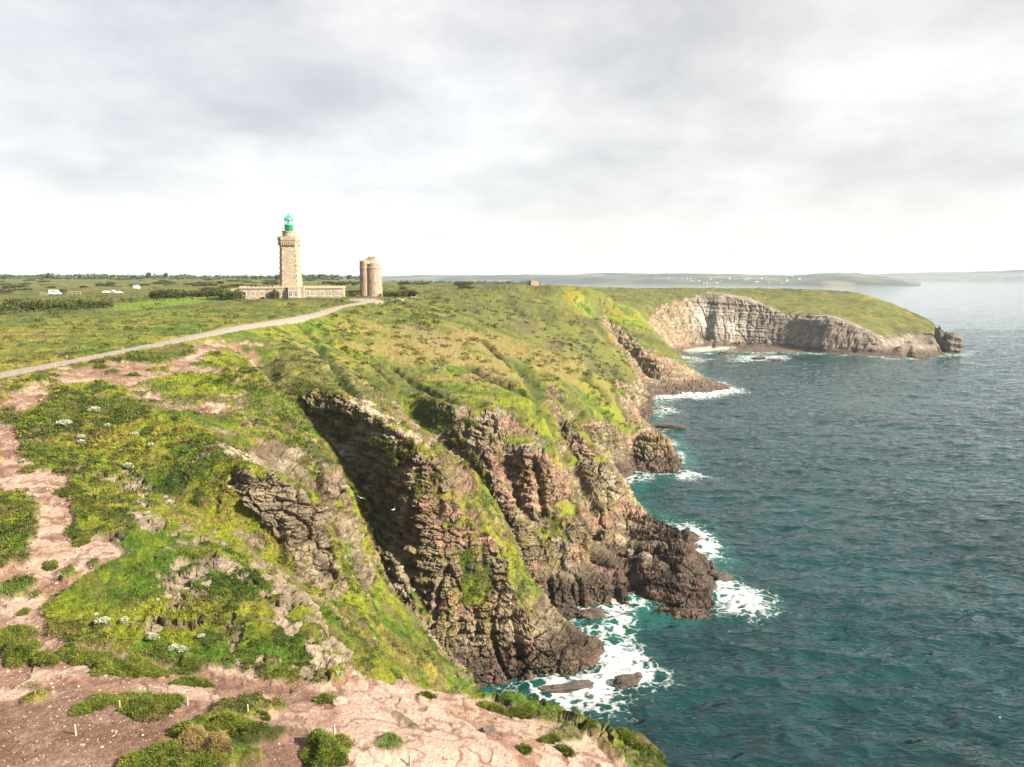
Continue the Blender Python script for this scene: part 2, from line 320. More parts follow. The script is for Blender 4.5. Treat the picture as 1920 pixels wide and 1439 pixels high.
rib = np.maximum(rib, softf(((640,1045),(705,1050),(706,1085),(660,1082)), .6, 1.5, 12) * .9)
rock = np.maximum(rock, rib.astype(np.float32))
ledge = soft(area((390,770),(470,765),(560,825),(640,890),(610,905),(520,880),(470,870),(400,825)), 1, 3) * sst(.5, .6, mid * .5 + lay(Z + .07 * X + (mid - .5), .9, 44) * .5)
rock = np.maximum(rock, ledge.astype(np.float32))
# scattered outcrops on the near seaward slopes
near_slope = sst(150, 90, dist) * (1 - bare)
rock = np.maximum(rock, near_slope * sst(0.575, 0.62, mid * 0.45 + fine * 0.42 + big * 0.15 - 0.01) * (1 - grassy) * 0.9)
capes = np.maximum.reduce([softf(q, .8, 2.2, d_) for q, d_ in ((((1215,655),(1260,675),(1330,708),(1378,720),(1378,748),(1200,748)), 40), (((1130,594),(1165,617),(1205,650),(1250,688),(1260,740),(1205,740),(1185,690),(1150,640)), 60), (((1150,742),(1190,724),(1218,735),(1224,792),(1172,792)), 30), (((1092,825),(1130,832),(1185,845),(1192,893),(1150,908),(1135,870)), 25), (((1187,800),(1240,806),(1266,828),(1276,892),(1187,893)), 22))])
rock = np.maximum(rock, np.maximum(headface, capes * sst(.3, .5, fine * .5 + mid * .5 + .12)).astype(np.float32))
upveg = softf(((480,660),(560,662),(655,735),(690,790),(645,835),(575,785),(510,735)), 1.0, 3.0, 16)
rock = sst(.30, .66, rock * (1 - .75 * upveg * sst(.62, .45, fine))).astype(np.float32)
bareT = np.maximum(bare * (1 - leftgrass), upper * sst(0.3, 0.5, mid * 0.5 + big * 0.5 + 0.05))
bareT = bareT * (1 - 0.9 * sst(0.60, 0.68, fbm(X, Y, Z, 3.3, 3, 41)) * (1 - gravel))
rock_far = sst(180, 300, dist)
# ---- relief detail
def blocks(hx, hz, seed):
    wx = X + (mid - 0.5) * hx * 1.6 + (fine - 0.5) * hx * 0.5; wy = Y + (big - 0.5) * hx * 4 + (fine - 0.5) * hx * .5
    ww = Z + 0.07 * X + (mid - 0.5) * hz
    f = lambda a: np.floor(a).astype(np.int64).astype(np.uint32)
    kz = np.floor(ww / hz)
    return _h(f(wx / hx + kz * 0.37), f(wy / hx + kz * 0.61), f(kz), seed)
s = Z + 0.07 * X - 0.03 * Y + (mid - 0.5) * 1.1 + (big - 0.5) * 2.0
ridge = 1 - np.abs(2 * fbm(X, Y, Z * 0.35, 6.0, 3, 61) - 1)
crack = sst(0.90, 0.99, 1 - np.abs(2 * fbm(X * 1.0, Y, Z * 0.3, 5.0, 2, 71) - 1))
butt = 1 - np.abs(2 * fbm(X, Y, Z * 0.22, 7.5, 3, 62) - 1)
rm = (rock > 0.03) | (near_slope * (pale > 0.02) > 0)
def cellfield(w_, h_, seed):
    v = np.full(X.shape, .5, np.float32); j = np.ones(X.shape, np.float32)
    wx = (X[rm] + (fine[rm] - .5) * w_ * .35) / w_; wy = (Y[rm] + (mid[rm] - .5) * w_ * .5) / w_; wz = (s[rm] + (fine[rm] - .5) * h_ * .3) / h_
    v[rm], j[rm] = cells(wx, wy, wz, seed); return v, j
c1, j1 = cellfield(3.4, 2.0, 301); c2, j2 = cellfield(1.25, 0.62, 311); c3, j3 = cellfield(0.55, 0.30, 321)
joint = np.maximum(sst(0.10, 0.0, j1), sst(0.13, 0.0, j2) * .7)
blk = (c1 - .5) * 0.50 + (c2 - .5) * 0.36 + (c3 - .5) * 0.24 - sst(0.10, 0.0, j1) * .45 - sst(0.12, 0.0, j2) * .22
rd = (lay(s, 3.3, 1) - .5) * 0.7 + (lay(s, 1.2, 2) - .5) * 0.42 + (lay(s, 0.5, 3) - .5) * 0.16 + (fine - .5) * 0.35
rd += ((ridge - 0.6) * 0.65 + (butt - 0.6) * 1.2 + (big - .5) * 1.3) * (1 - .72 * sst(480, 560, dist)) - crack * .8
rd += (fbm(X / 4, Y / 4, Z / 50, 1.0, 3, 63) - .5) * 1.9 * sst(480, 560, dist)
steepk = sst(0.10, 0.35, steep); faramp = 1 + 1.3 * sst(200, 420, dist)
plat = sst(11, 8, Z) * sst(260, 230, dist) * (1 - steepk)
sp2 = Z * 1.6 + X * 0.10 + Y * 0.16 + (mid - .5) * 1.6 + (fine - .5) * .5
rdp = (lay(sp2, 1.5, 21, .12) - .5) * 1.0 + (lay(sp2, 0.6, 22, .15) - .5) * 0.5 + (ridge - .6) * .8 + (fine - .5) * .4 - crack * .8
rd = (rd * (0.2 + 0.8 * steepk) * (1 - plat) + rdp * plat + blk * (0.55 + .45 * steepk) * sst(640, 300, dist)) * (faramp - .9 * sst(450, 560, dist))
for (kx, ky, kr, ka) in ((800,870,2.6,1.7), (760,900,1.8,.8), (870,905,2.4,.9), (1000,860,3.2,1.6), (1040,905,2.5,.9), (540,920,2.2,1.2), (590,960,2.0,1.0), (470,960,1.8,.8)):
    c_ = at(kx, ky); rd = rd + ka * np.exp(-((X - c_[0]) ** 2 + (Y - c_[1]) ** 2 + (Z - c_[2]) ** 2) / kr ** 2)
lump = np.abs(2 * fbm(X, Y, Z, 1.9, 2, 81) - 1)
lump2 = 1 - np.abs(2 * fbm(X, Y, Z, 0.8, 2, 82) - 1)
gd = (mid - .5) * 0.7 + lump * 0.45 + lump2 * 0.22 + (fine - .5) * 0.35 + (tiny - .5) * 0.25
gd = gd + sst(150, 350, dist) * ((big - .5) * 2.2 + (mid - .5) * 1.2)
slabn = Z * 3 + X * 0.35 + Y * 0.22 + (mid - .5) * 5 + (fine - .5) * 1.2
gap = sst(0.90, 0.985, 1 - np.abs(2 * fbm(X, Y * 1.3, Z, 2.2, 3, 76) - 1))
slab = (lay(slabn, 0.9, 9, 0.08) - .5) * 0.15 + (fine - .5) * 0.10 + (tiny - .5) * 0.09 - gap * 0.05
roadd = np.full(X.shape, 99.0); m = (Yd > 70) & (Yd < 310) & (Xd < 0); roadd[m] = line_d(Xd[m], Yd[m], ROAD)
road = sst(2.2, 1.7, roadd + (fine - .5) * 1.1 + (tiny - .5) * .5).astype(np.float32)
m = (Yd > 240) & (Yd < 330) & (Xd < -20) & (Xd > -90); spur = np.full(X.shape, 99.0)
spur[m] = np.minimum(line_d(Xd[m], Yd[m], [V(690,566,283)[:2], V(733,566,290)[:2], V(778,563,300)[:2]]), line_d(Xd[m], Yd[m], [V(672,561,288)[:2], V(704,566,286)[:2]]) - 2.5)
road = np.maximum(road, sst(1.3, .8, spur + (fine - .5) * .8).astype(np.float32))
disp = rd * rock + (1 - rock) * (gd * (1 - bareT) + slab * bareT - 0.12 * bareT)
scar = np.zeros(X.shape, np.float32)
for pts, w_ in (([(738,748),(705,716),(676,694)], 3.2), ([(812,800),(772,772),(738,748)], 2.6), ([(1012,745),(995,712),(975,690)], 3.0), ([(1095,805),(1060,765),(1035,738)], 2.4), ([(500,700),(478,668),(455,650)], 2.6), ([(598,650),(622,685),(640,715),(668,745)], 1.3), ([(738,694),(790,728),(850,758)], 1.2), ([(872,686),(925,715),(985,738),(1010,752)], 1.8), ([(1085,688),(1102,712),(1135,742)], 1.6), ([(455,655),(500,668),(545,672)], 1.4), ([(572,612),(588,640)], 1.2), ([(640,655),(700,690),(735,720)], .9), ([(905,640),(960,690),(1005,722)], 1.3), ([(1005,722),(1012,745),(1022,770)], 2.0)):
    q_ = [tuple(at(*p)[:2]) for p in pts]; x0 = min(p[0] for p in q_) - 9; x1 = max(p[0] for p in q_) + 9; y0 = min(p[1] for p in q_) - 9; y1 = max(p[1] for p in q_) + 9
    m = (Xd > x0) & (Xd < x1) & (Yd > y0) & (Yd < y1)
    scar[m] = np.maximum(scar[m], sst(w_ * 1.8, 0, line_d(Xd[m], Yd[m], q_) + (mid[m] - .5) * 2.2))
cleft = np.zeros(X.shape, np.float32)
for pts, w_, a_ in (([(1014,765),(1030,805),(1056,850),(1083,895),(1104,950),(1117,1000),(1121,1048)], 2.0, 3.2), ([(1000,868),(1012,915),(1016,968)], .8, 1.5), ([(846,895),(851,950)], .7, 1.2), ([(597,890),(606,925),(614,962)], .6, 1.6), ([(520,985),(528,1050)], .5, 1.0), ([(900,985),(905,1060)], .6, .9), ([(1150,1075),(1160,1140)], .7, 1.2), ([(1180,1062),(1190,1100),(1196,1132)], 1.3, 2.4), ([(1255,985),(1290,1015),(1330,1040)], .8, 1.3), ([(1232,1040),(1262,1062)], .8, 1.0), ([(1030,1085),(1034,1140)], .6, 1.0), ([(1085,1085),(1090,1140)], .6, 1.0), ([(860,1170),(870,1260)], .7, 1.1), ([(960,1150),(975,1240)], .7, 1.1), ([(1150,690),(1158,720)], 2, 2), ([(1330,600),(1335,650)], 3, 3), ([(1700,640),(1703,668)], 3.0, 4.0)):
    q_ = [at(*p) for p in pts]; x0 = min(p[0] for p in q_) - 9; x1 = max(p[0] for p in q_) + 9; y0 = min(p[1] for p in q_) - 12; y1 = max(p[1] for p in q_) + 12
    m = (Xd > x0) & (Xd < x1) & (Yd > y0) & (Yd < y1)
    P_ = np.stack([Xd[m], Yd[m], Z[m]], 1); d_ = np.full(len(P_), 1e9)
    for A, B in zip(q_[:-1], q_[1:]):
        e_ = B - A; t_ = np.clip(((P_ - A) @ e_) / (e_ @ e_), 0, 1); d_ = np.minimum(d_, np.linalg.norm(P_ - A - t_[:, None] * e_, axis=1))
    cleft[m] = np.maximum(cleft[m], a_ * sst(w_ * 1.7, 0, d_ + (mid[m] - .5) * w_ * 1.2))
disp = disp - scar * 2.0 - cleft
disp = disp * (1 - sst(3.5, 2.0, roadd)) * np.where(Yd > 1200, 0.4, 1)
pad = np.full(X.shape, 0.0)                            # level ground where the buildings stand
for (bx, by, bz, br) in ((-87, 303, 55.8, 26), (-57, 318, 55.3, 10)):
    pad = np.maximum(pad, sst(br + 6, br, np.hypot(X - bx, (Y - by) * 1.6)))
disp = disp * (1 - pad)
X = X + (nx * disp).astype(np.float32); Y = Y + (ny * disp).astype(np.float32); Z = Z + (nz * disp).astype(np.float32)
GX, GY, GZ = X, Y, Z
# ---- surface colours (albedo only)
def col(*c): return np.array(c, np.float32)
def mixc(a, b, t): return a + (b - a) * t[..., None]
one = np.ones(X.shape, np.float32)
turf_n = fbm(X, Y, Z, 9.0, 4, 91); turf_f = fbm(X, Y, Z, 1.6, 3, 92); spk = vnoise(X / 0.33, Y / 0.33, Z / 0.33, 93)
def streak(scale, seed): return fbm(X * 0.32 + Y * 0.06, Y - X * 0.12, Z, scale, 4, seed)
g = col(0.140, 0.142, 0.012) * one[..., None]
g = mixc(g, col(0.185, 0.130, 0.038), sst(0.47, 0.62, streak(6.0, 94) * 0.7 + turf_f * 0.3) * 0.9)
g = mixc(g, col(0.052, 0.088, 0.007), sst(0.47, 0.60, streak(5.0, 96) * 0.55 + turf_n * .2 + turf_f * 0.25))
g = mixc(g, col(0.070, 0.058, 0.018), sst(0.52, 0.64, streak(3.6, 98) * .6 + turf_f * .4) * 0.7)
g = mixc(g, col(0.024, 0.038, 0.006), sst(0.57, 0.68, fbm(X, Y, Z, 2.4, 3, 95)) * 0.9)
g = mixc(g, col(0.185, 0.125, 0.070), heath * sst(0.32, 0.5, turf_n))
moor = sst(210, 330, dist - 0.25 * X) * sst(0.30, 0.55, wide + 0.1)
g = mixc(g, mixc(col(0.085, 0.082, 0.022) * one[..., None], col(0.050, 0.048, 0.018), sst(0.42, 0.6, turf_n)), moor * 0.85)
g = mixc(g, col(0.16, 0.105, 0.012), sst(0.62, 0.70, fbm(X, Y, Z, 7, 3, 97)) * sst(330, 420, dist) * 0.7)
dryland = soft(area((690,600),(830,595),(960,640),(1130,700),(1150,735),(1060,730),(960,715),(900,740),(760,705),(690,660)), 6, 12) * sst(.42, .56, streak(10, 120))
g = mixc(g, col(0.165, 0.114, 0.046), dryland * .85)
g = mixc(g, col(0.030, 0.040, 0.008), scar * .8)
darkveg = np.maximum.reduce([softf(q, 1.0, 3.0, 14) for q in (((490,668),(560,668),(655,742),(735,800),(760,860),(640,850),(560,790),(520,740)), ((700,690),(760,700),(870,755),(900,800),(840,830),(770,780)), ((1020,725),(1060,735),(1110,800),(1060,770)), ((980,690),(1090,740),(1130,800),(1100,800),(1030,730)))]).astype(np.float32)
g = mixc(g, mixc(col(0.085, 0.075, 0.026) * one[..., None], col(0.040, 0.050, 0.010), sst(0.42, 0.58, turf_f)), darkveg * 0.85)
bright = soft(area((185,582),(290,564),(385,557),(402,564),(330,574),(240,584)), 2.5, 6)
g = mixc(g, col(0.105, 0.150, 0.010), bright * .8)
g = mixc(g, col(0.115, 0.080, 0.040), sst(0.54, 0.64, fbm(X, Y, Z, 1.5, 3, 99) * .7 + streak(8, 100) * .3) * sst(260, 120, dist) * .75)
g = g * np.array((.95, 1.07, .95), np.float32)
g = g * (0.72 + 0.56 * spk[..., None])
r_ = mixc(col(0.140, 0.110, 0.070) * one[..., None], col(0.215, 0.180, 0.128), sst(0.4, 0.7, fbm(X, Y, Z, 3.0, 4, 101)))
r_ = mixc(r_, col(0.225, 0.130, 0.098), sst(0.50, 0.66, fbm(X, Y, Z * 1.6, 7.0, 3, 102)) * 0.7 * sst(88, 112, dist))
r_ = mixc(r_, col(0.125, 0.105, 0.022), sst(0.52, 0.68, fbm(X, Y, Z, 2.2, 3, 103)) * 0.55)
r_ = mixc(r_, col(0.34, 0.275, 0.205), np.clip(pale * 0.8, 0, 1))
headl = sst(560, 600, Yd) * sst(150, 175, Xd)
r_ = mixc(r_, mixc(col(0.37, 0.355, 0.325) * one[..., None], col(0.160, 0.138, 0.114), np.maximum(sst(24, 9, Z + (big - .5) * 12), sst(215, 270, Xd + Z * 2)).astype(np.float32)), headl.astype(np.float32) * 0.85)
r_ = r_ * (1 + headl[..., None].astype(np.float32) * (fbm(X / 5, Y / 5, Z / 60, 1.0, 4, 64)[..., None] - .5) * 1.1)
r_ = mixc(r_, col(.21, .165, .115), sst(98, 86, dist) * .5)
r_ = r_ * (1 - .26 * joint[..., None])
r_ = r_ * (0.80 + 0.4 * c2[..., None]) * (0.86 + .28 * c1[..., None])
tide = sst(7.5, 3.2, Z + (mid - .5) * 4.5 + (big - .5) * 3)
r_ = mixc(r_, mixc(col(0.042, 0.033, 0.026) * one[..., None], col(0.085, 0.055, 0.042), sst(0.45, 0.65, turf_f)), tide * 0.92)
lr = lay(s, 0.5, 3); r_ = r_ * 1.42 * (0.80 + 0.35 * lr[..., None]) * (0.82 + 0.36 * spk[..., None])
pk = mixc(col(0.225, 0.135, 0.098) * one[..., None], col(0.36, 0.255, 0.205), sst(0.42, 0.56, fbm(X * .7, Y * 1.3, Z, 2.6, 5, 111) * .7 + lay(slabn, 0.9, 9, 0.08) * .3))
pk = mixc(pk, col(0.150, 0.075, 0.055), sst(0.55, 0.66, fbm(X, Y * 1.6, Z, 2.3, 4, 112)) * 0.7)
brown = mixc(col(0.120, 0.068, 0.048) * one[..., None], col(0.185, 0.115, 0.085), sst(0.4, 0.65, turf_f))
pk = mixc(pk, col(0.10, 0.060, 0.045), gap * 0.6)
slabs = soft(area((640,1335),(700,1292),(800,1287),(845,1308),(850,1355),(950,1395),(985,1439),(990,1500),(660,1500),(625,1395)), .4, .9)
pk = mixc(pk, col(0.40, 0.285, 0.235) * (.8 + .4 * turf_f[..., None]), slabs * .75 * (1 - gap * .8))
pk = mixc(pk, brown, np.clip(np.maximum(soil * 0.85, gravel * 0.8) + upper * 0.45 * sst(.4, .6, turf_n), 0, 1))
pk = pk * 0.98 * (0.82 + 0.36 * spk[..., None])
colr = mixc(g, pk, np.clip(bareT, 0, 1))
colr = mixc(colr, r_, np.clip(rock, 0, 1) * (1 - bareT * 0.8))
colr = mixc(colr, col(0.245, 0.205, 0.175) * (0.85 + 0.3 * spk[..., None]), road)
beach = sst(3.2, 1.6, Z) * soft([tuple(p[:2]) for p in (V(1245,645,640), V(1300,655,650), V(1365,645,672), V(1375,660,655), V(1300,670,625), V(1255,668,630))], 4, 3)
colr = mixc(colr, col(0.42, 0.38, 0.33), beach.astype(np.float32))



colr = colr * np.float32(0.80)
def mesh_grid(name, X, Y, Z, keep=None, attrs=(), cols=()):
    a, b = X.shape
    co = np.stack([X, Y, Z], -1).reshape(-1, 3).astype(np.float32)
    idx = np.arange(a * b).reshape(a, b)
    q = np.stack([idx[:-1, :-1], idx[1:, :-1], idx[1:, 1:], idx[:-1, 1:]], -1).reshape(-1, 4)
    if keep is not None:
        k = (keep[:-1, :-1] | keep[1:, :-1] | keep[1:, 1:] | keep[:-1, 1:]).reshape(-1); q = q[k]
    used = np.unique(q); remap = np.zeros(a * b, np.int64); remap[used] = np.arange(len(used)); q = remap[q]; co = co[used]
    me = bpy.data.meshes.new(name)
    me.vertices.add(len(co)); me.vertices.foreach_set('co', co.ravel())
    me.loops.add(q.size); me.loops.foreach_set('vertex_index', q.ravel().astype(np.int32))
    me.polygons.add(len(q)); me.polygons.foreach_set('loop_start', np.arange(0, q.size, 4, dtype=np.int32))
    me.polygons.foreach_set('use_smooth', np.ones(len(q), bool))
    me.update(calc_edges=True)
    for n, v in attrs:
        at_ = me.attributes.new(n, 'FLOAT', 'POINT'); at_.data.foreach_set('value', v.reshape(-1)[used].astype(np.float32))
    for n, v in cols:
        at_ = me.attributes.new(n, 'FLOAT_COLOR', 'POINT')
        v4 = np.concatenate([v.reshape(-1, 3)[used], np.ones((len(used), 1))], 1).astype(np.float32); at_.data.foreach_set('color', v4.ravel())
    o = bpy.data.objects.new(name, me); C.objects.link(o); return o

# ------------------------------------------------------------------ node helpers
def mat(name):
    m = bpy.data.materials.new(name); m.use_nodes = True; nt = m.node_tree
    return m, nt, nt.nodes['Principled BSDF']
def N(nt, typ, **kw):
    n = nt.nodes.new(typ)
    for k, v in kw.items():
        if k.startswith('i_'): n.inputs[k[2:].replace('_', ' ')].default_value = v
        else: setattr(n, k, v)
    return n
def noise_node(nt, scale, detail=4, rough=0.6, vec=None):
    n = N(nt, 'ShaderNodeTexNoise'); n.inputs['Scale'].default_value = scale; n.inputs['Detail'].default_value = detail; n.inputs['Roughness'].default_value = rough
    if vec: nt.links.new(vec, n.inputs['Vector'])
    return n.outputs['Fac']
def ramp(nt, src, a, b, va=0.0, vb=1.0):
    n = N(nt, 'ShaderNodeMapRange'); n.inputs['From Min'].default_value = a; n.inputs['From Max'].default_value = b
    n.inputs['To Min'].default_value = va; n.inputs['To Max'].default_value = vb
    nt.links.new(src, n.inputs['Value']); return n.outputs['Result']
def mathn(nt, op, a, b=None):
    n = N(nt, 'ShaderNodeMath', operation=op)
    for k, v in enumerate((a, b)):
        if v is None: continue
        if isinstance(v, (int, float)): n.inputs[k].default_value = v
        else: nt.links.new(v, n.inputs[k])
    return n.outputs[0]
def mixcol(nt, fac, a, b, mode='MIX'):
    n = N(nt, 'ShaderNodeMix', data_type='RGBA', blend_type=mode)
    for s_, v in ((n.inputs[0], fac), (n.inputs[6], a), (n.inputs[7], b)):
        if isinstance(v, (int, float)): s_.default_value = v
        elif isinstance(v, tuple): s_.default_value = (*v, 1)
        else: nt.links.new(v, s_)
    return n.outputs[2]
def bumpn(nt, h, strength, dist_, normal=None):
    n = N(nt, 'ShaderNodeBump'); n.inputs['Strength'].default_value = strength; n.inputs['Distance'].default_value = dist_
    nt.links.new(h, n.inputs['Height'])
    if normal: nt.links.new(normal, n.inputs['Normal'])
    return n.outputs['Normal']

m_ground, nt, bs = mat('ground_cover')
tint = N(nt, 'ShaderNodeAttribute', attribute_name='tint').outputs['Color']
rk = N(nt, 'ShaderNodeAttribute', attribute_name='rock').outputs['Fac']
pos = N(nt, 'ShaderNodeNewGeometry').outputs['Position']
f1 = noise_node(nt, 5.5, 5, 0.7, pos)
k1 = ramp(nt, f1, 0.3, 0.7, 0.62, 1.38)
vc = N(nt, 'ShaderNodeCombineXYZ'); 
for i_ in range(3): nt.links.new(k1, vc.inputs[i_])
nt.links.new(mixcol(nt, 1.0, tint, vc.outputs[0], 'MULTIPLY'), bs.inputs['Base Color'])
bs.inputs['Roughness'].default_value = 0.92; bs.inputs['Specular IOR Level'].default_value = 0.18
f2 = noise_node(nt, 2.2, 8, 0.72, pos)
mpr = N(nt, 'ShaderNodeMapping'); mpr.inputs['Scale'].default_value = (.55, .55, 3.2); mpr.inputs['Rotation'].default_value = (.05, .07, 0); nt.links.new(pos, mpr.inputs['Vector'])
f3 = noise_node(nt, 1.1, 7, .72, mpr.outputs[0])
vj = N(nt, 'ShaderNodeTexVoronoi', feature='DISTANCE_TO_EDGE'); vj.inputs['Scale'].default_value = .62
mpv = N(nt, 'ShaderNodeMapping'); mpv.inputs['Scale'].default_value = (1, 1, 1.7); nt.links.new(pos, mpv.inputs['Vector']); nt.links.new(mpv.outputs[0], vj.inputs['Vector'])
hr = mathn(nt, 'ADD', f3, mathn(nt, 'MULTIPLY', ramp(nt, vj.outputs['Distance'], 0, .09), .25))
nb = bumpn(nt, mathn(nt, 'MULTIPLY', hr, rk), 1.0, 0.62)
nt.links.new(bumpn(nt, f2, 0.85, 0.45, nb), bs.inputs['Normal'])

keep = Z > -4.0
ground = mesh_grid('ground', X, Y, Z, keep, attrs=(('rock', rock),), cols=(('tint', colr),))
ground['kind'] = 'structure'
_ra = np.empty(len(ground.data.vertices), np.float32); ground.data.attributes['rock'].data.foreach_get('value', _ra)
_pv = np.empty(len(ground.data.polygons) * 4, np.int32); ground.data.polygons.foreach_get('vertices', _pv)
ground.data.polygons.foreach_set('use_smooth', (_ra[_pv].reshape(-1, 4).mean(1) < .5))
ground.data.materials.append(m_ground)

# ------------------------------------------------------------------ sea
su = np.concatenate([np.linspace(-1.5, -0.05, 60, endpoint=False), np.linspace(-0.05, 0.80, 760, endpoint=False), np.linspace(0.80, 1.5, 30)])
sl = np.concatenate([np.linspace(math.log(18), math.log(75), 60, endpoint=False), np.linspace(math.log(75), math.log(900), 760, endpoint=False), np.linspace(math.log(900), math.log(45000), 160)])
SY = np.exp(sl)[None] + 0 * su[:, None]; SX = su[:, None] * SY
tz = np.where(np.abs(SX / SY) < 1.04, height(SX, np.minimum(SY, 6400)), -14.0)
q1 = fbm(SX, SY, SX * 0, 9.0, 3, 201); q2 = fbm(SX, SY, SX * 0, 2.4, 3, 202)
foam = np.zeros(SX.shape)
def sarea(*pp): return [tuple(S(*p)[:2]) for p in pp]
for poly, w, amp in ((((960,1292),(1010,1268),(1110,1250),(1148,1210),(1190,1222),(1228,1262),(1205,1292),(1150,1322),(1085,1328),(1000,1308)), 4.0, 1.15),
                ((( 1085,1150),(1180,1122),(1250,1138),(1190,1152),(1180,1200),(1130,1185),(1150,1165)), 2.5, 0.9),
                (((1330,1085),(1375,1080),(1400,1110),(1450,1145),(1395,1158),(1335,1158)), 3.5, 1.05),
                (((1240,985),(1310,988),(1352,1008),(1345,1055),(1310,1060),(1300,1010)), 4.0, 0.95),
                (((1262,872),(1330,893),(1275,900)), 4.0, 0.95), (((1150,890),(1215,882),(1215,905),(1155,910)), 4.0, 0.8), (((1195,955),(1240,985),(1200,975)), 3, .7),
                (((1200,770),(1225,742),(1265,760),(1280,775),(1230,790)), 7.0, 0.75), (((1205,792),(1285,800),(1300,808),(1215,812)), 5, .6),
                (((1210,736),(1378,726),(1395,735),(1330,746),(1220,752)), 7.0, 1.0), (((1275,670),(1330,672),(1290,684)), 12, .9),
                (((1375,667),(1470,667),(1475,676),(1390,680)), 12, 1.0), (((1680,668),(1830,660),(1830,668),(1700,674)), 10, .7), (((1362,655),(1400,655),(1370,668)), 9, .8)):
    foam = np.maximum(foam, amp * 0.93 * sst(-w * 2.0, w * 1.6, poly_sd(SX, SY, sarea(*poly)) + (q1 - .5) * w * 2.2))
shore = sst(-3.2, -0.2, tz + (q1 - .5) * 2.4)
foam = np.maximum(foam, shore * 0.62 * sst(0.40, 0.62, q1))
shal = np.maximum(sst(-7.5, -1.0, tz + (q1 - .5) * 4), blur(foam, 25))
rw = lambda a: (1 - np.abs(2 * a - 1)) ** 1.4
chop = (rw(fbm(SX * 0.5 + SY * .12, SY * 1.1 - SX * .2, SX * 0, 9.0, 2, 221)) - .6) * .9 + (rw(fbm(SX * .55, SY * 1.4 - SX * .3, SX * 0, 2.5, 2, 222)) - .6) * .34 + (fbm(SX * 0.8 + SY * .25, SY * 1.3, SX * 0, 16.0, 3, 211) - .5) * 1.2 + (fbm(SX, SY * 1.5, SX * 0, 3.0, 2, 212) - .5) * 0.55 + foam * (q2 - .3) * 0.8
SZ = chop * sst(2500, 600, SY)
sea_o = mesh_grid('sea', SX, SY, SZ, None, attrs=(('foam', foam), ('shallow', shal)))
sea_o['kind'] = 'structure'
m_sea, nt, bs = mat('sea_water')
pos = N(nt, 'ShaderNodeNewGeometry').outputs['Position']
fo = N(nt, 'ShaderNodeAttribute', attribute_name='foam').outputs['Fac']
sh = N(nt, 'ShaderNodeAttribute', attribute_name='shallow').outputs['Fac']
mp = N(nt, 'ShaderNodeMapping'); mp.inputs['Scale'].default_value = (0.55, 1.3, 1.0); mp.inputs['Rotation'].default_value = (0, 0, 0.25); nt.links.new(pos, mp.inputs['Vector'])
lace = N(nt, 'ShaderNodeTexVoronoi', feature='DISTANCE_TO_EDGE'); lace.inputs['Scale'].default_value = 0.42
warp = N(nt, 'ShaderNodeTexNoise'); warp.inputs['Scale'].default_value = 0.5; warp.inputs['Detail'].default_value = 4; nt.links.new(pos, warp.inputs['Vector'])
wv = N(nt, 'ShaderNodeVectorMath', operation='MULTIPLY_ADD'); nt.links.new(warp.outputs['Color'], wv.inputs[0]); wv.inputs[1].default_value = (4, 4, 0); nt.links.new(pos, wv.inputs[2])
nt.links.new(wv.outputs[0], lace.inputs['Vector'])
fn = noise_node(nt, 0.9, 7, 0.72, pos)
lac = ramp(nt, lace.outputs['Distance'], 0.0, 0.30, 0.36, -0.30)
fsum = mathn(nt, 'ADD', mathn(nt, 'ADD', mathn(nt, 'MULTIPLY', fo, 1.0), lac), mathn(nt, 'MULTIPLY', mathn(nt, 'SUBTRACT', fn, 0.5), 1.3))
fm = mathn(nt, 'MULTIPLY', ramp(nt, fsum, 0.62, 1.25), ramp(nt, fo, 0.04, 0.3))
deep = mixcol(nt, ramp(nt, sh, 0.15, 1.0, 0, 0.6), (0.0010, 0.0165, 0.0190), (0.0030, 0.060, 0.048))
cl = ramp(nt, noise_node(nt, 0.02, 4, 0.6, pos), 0.35, 0.65, 0.75, 1.3)
vc = N(nt, 'ShaderNodeCombineXYZ')
for i_ in range(3): nt.links.new(cl, vc.inputs[i_])
deep = mixcol(nt, 1.0, deep, vc.outputs[0], 'MULTIPLY')
nt.links.new(mixcol(nt, fm, deep, (0.50, 0.52, 0.52)), bs.inputs['Base Color'])
nt.links.new(ramp(nt, fm, 0, 1, 0.05, 0.9), bs.inputs['Roughness'])
bs.inputs['IOR'].default_value = 1.33
def rid(scale, det):
    o = noise_node(nt, scale, det, 0.6, mp.outputs[0])
    a_ = mathn(nt, 'ABSOLUTE', mathn(nt, 'SUBTRACT', mathn(nt, 'MULTIPLY', o, 2.0), 1.0))
    return mathn(nt, 'SUBTRACT', 1.0, a_)
off = N(nt, 'ShaderNodeSeparateXYZ'); nt.links.new(pos, off.inputs[0])
calm = ramp(nt, off.outputs[1], 130, 1500, 1.0, 0.26)
gust = ramp(nt, noise_node(nt, 0.011, 3, 0.6, mp.outputs[0]), 0.35, 0.65, 0.55, 1.15)
n0 = bumpn(nt, rid(0.12, 1.5), 1.0, 1.5); n1 = bumpn(nt, rid(0.60, 1.5), 1.0, 0.40, n0); n2 = bumpn(nt, rid(1.1, 1.5), 1.0, 0.13, n1)
for b_ in nt.nodes:
    if b_.bl_idname == 'ShaderNodeBump': nt.links.new(mathn(nt, 'MULTIPLY', calm, gust), b_.inputs['Strength'])
nt.links.new(n2, bs.inputs['Normal'])
sea_o.data.materials.append(m_sea)

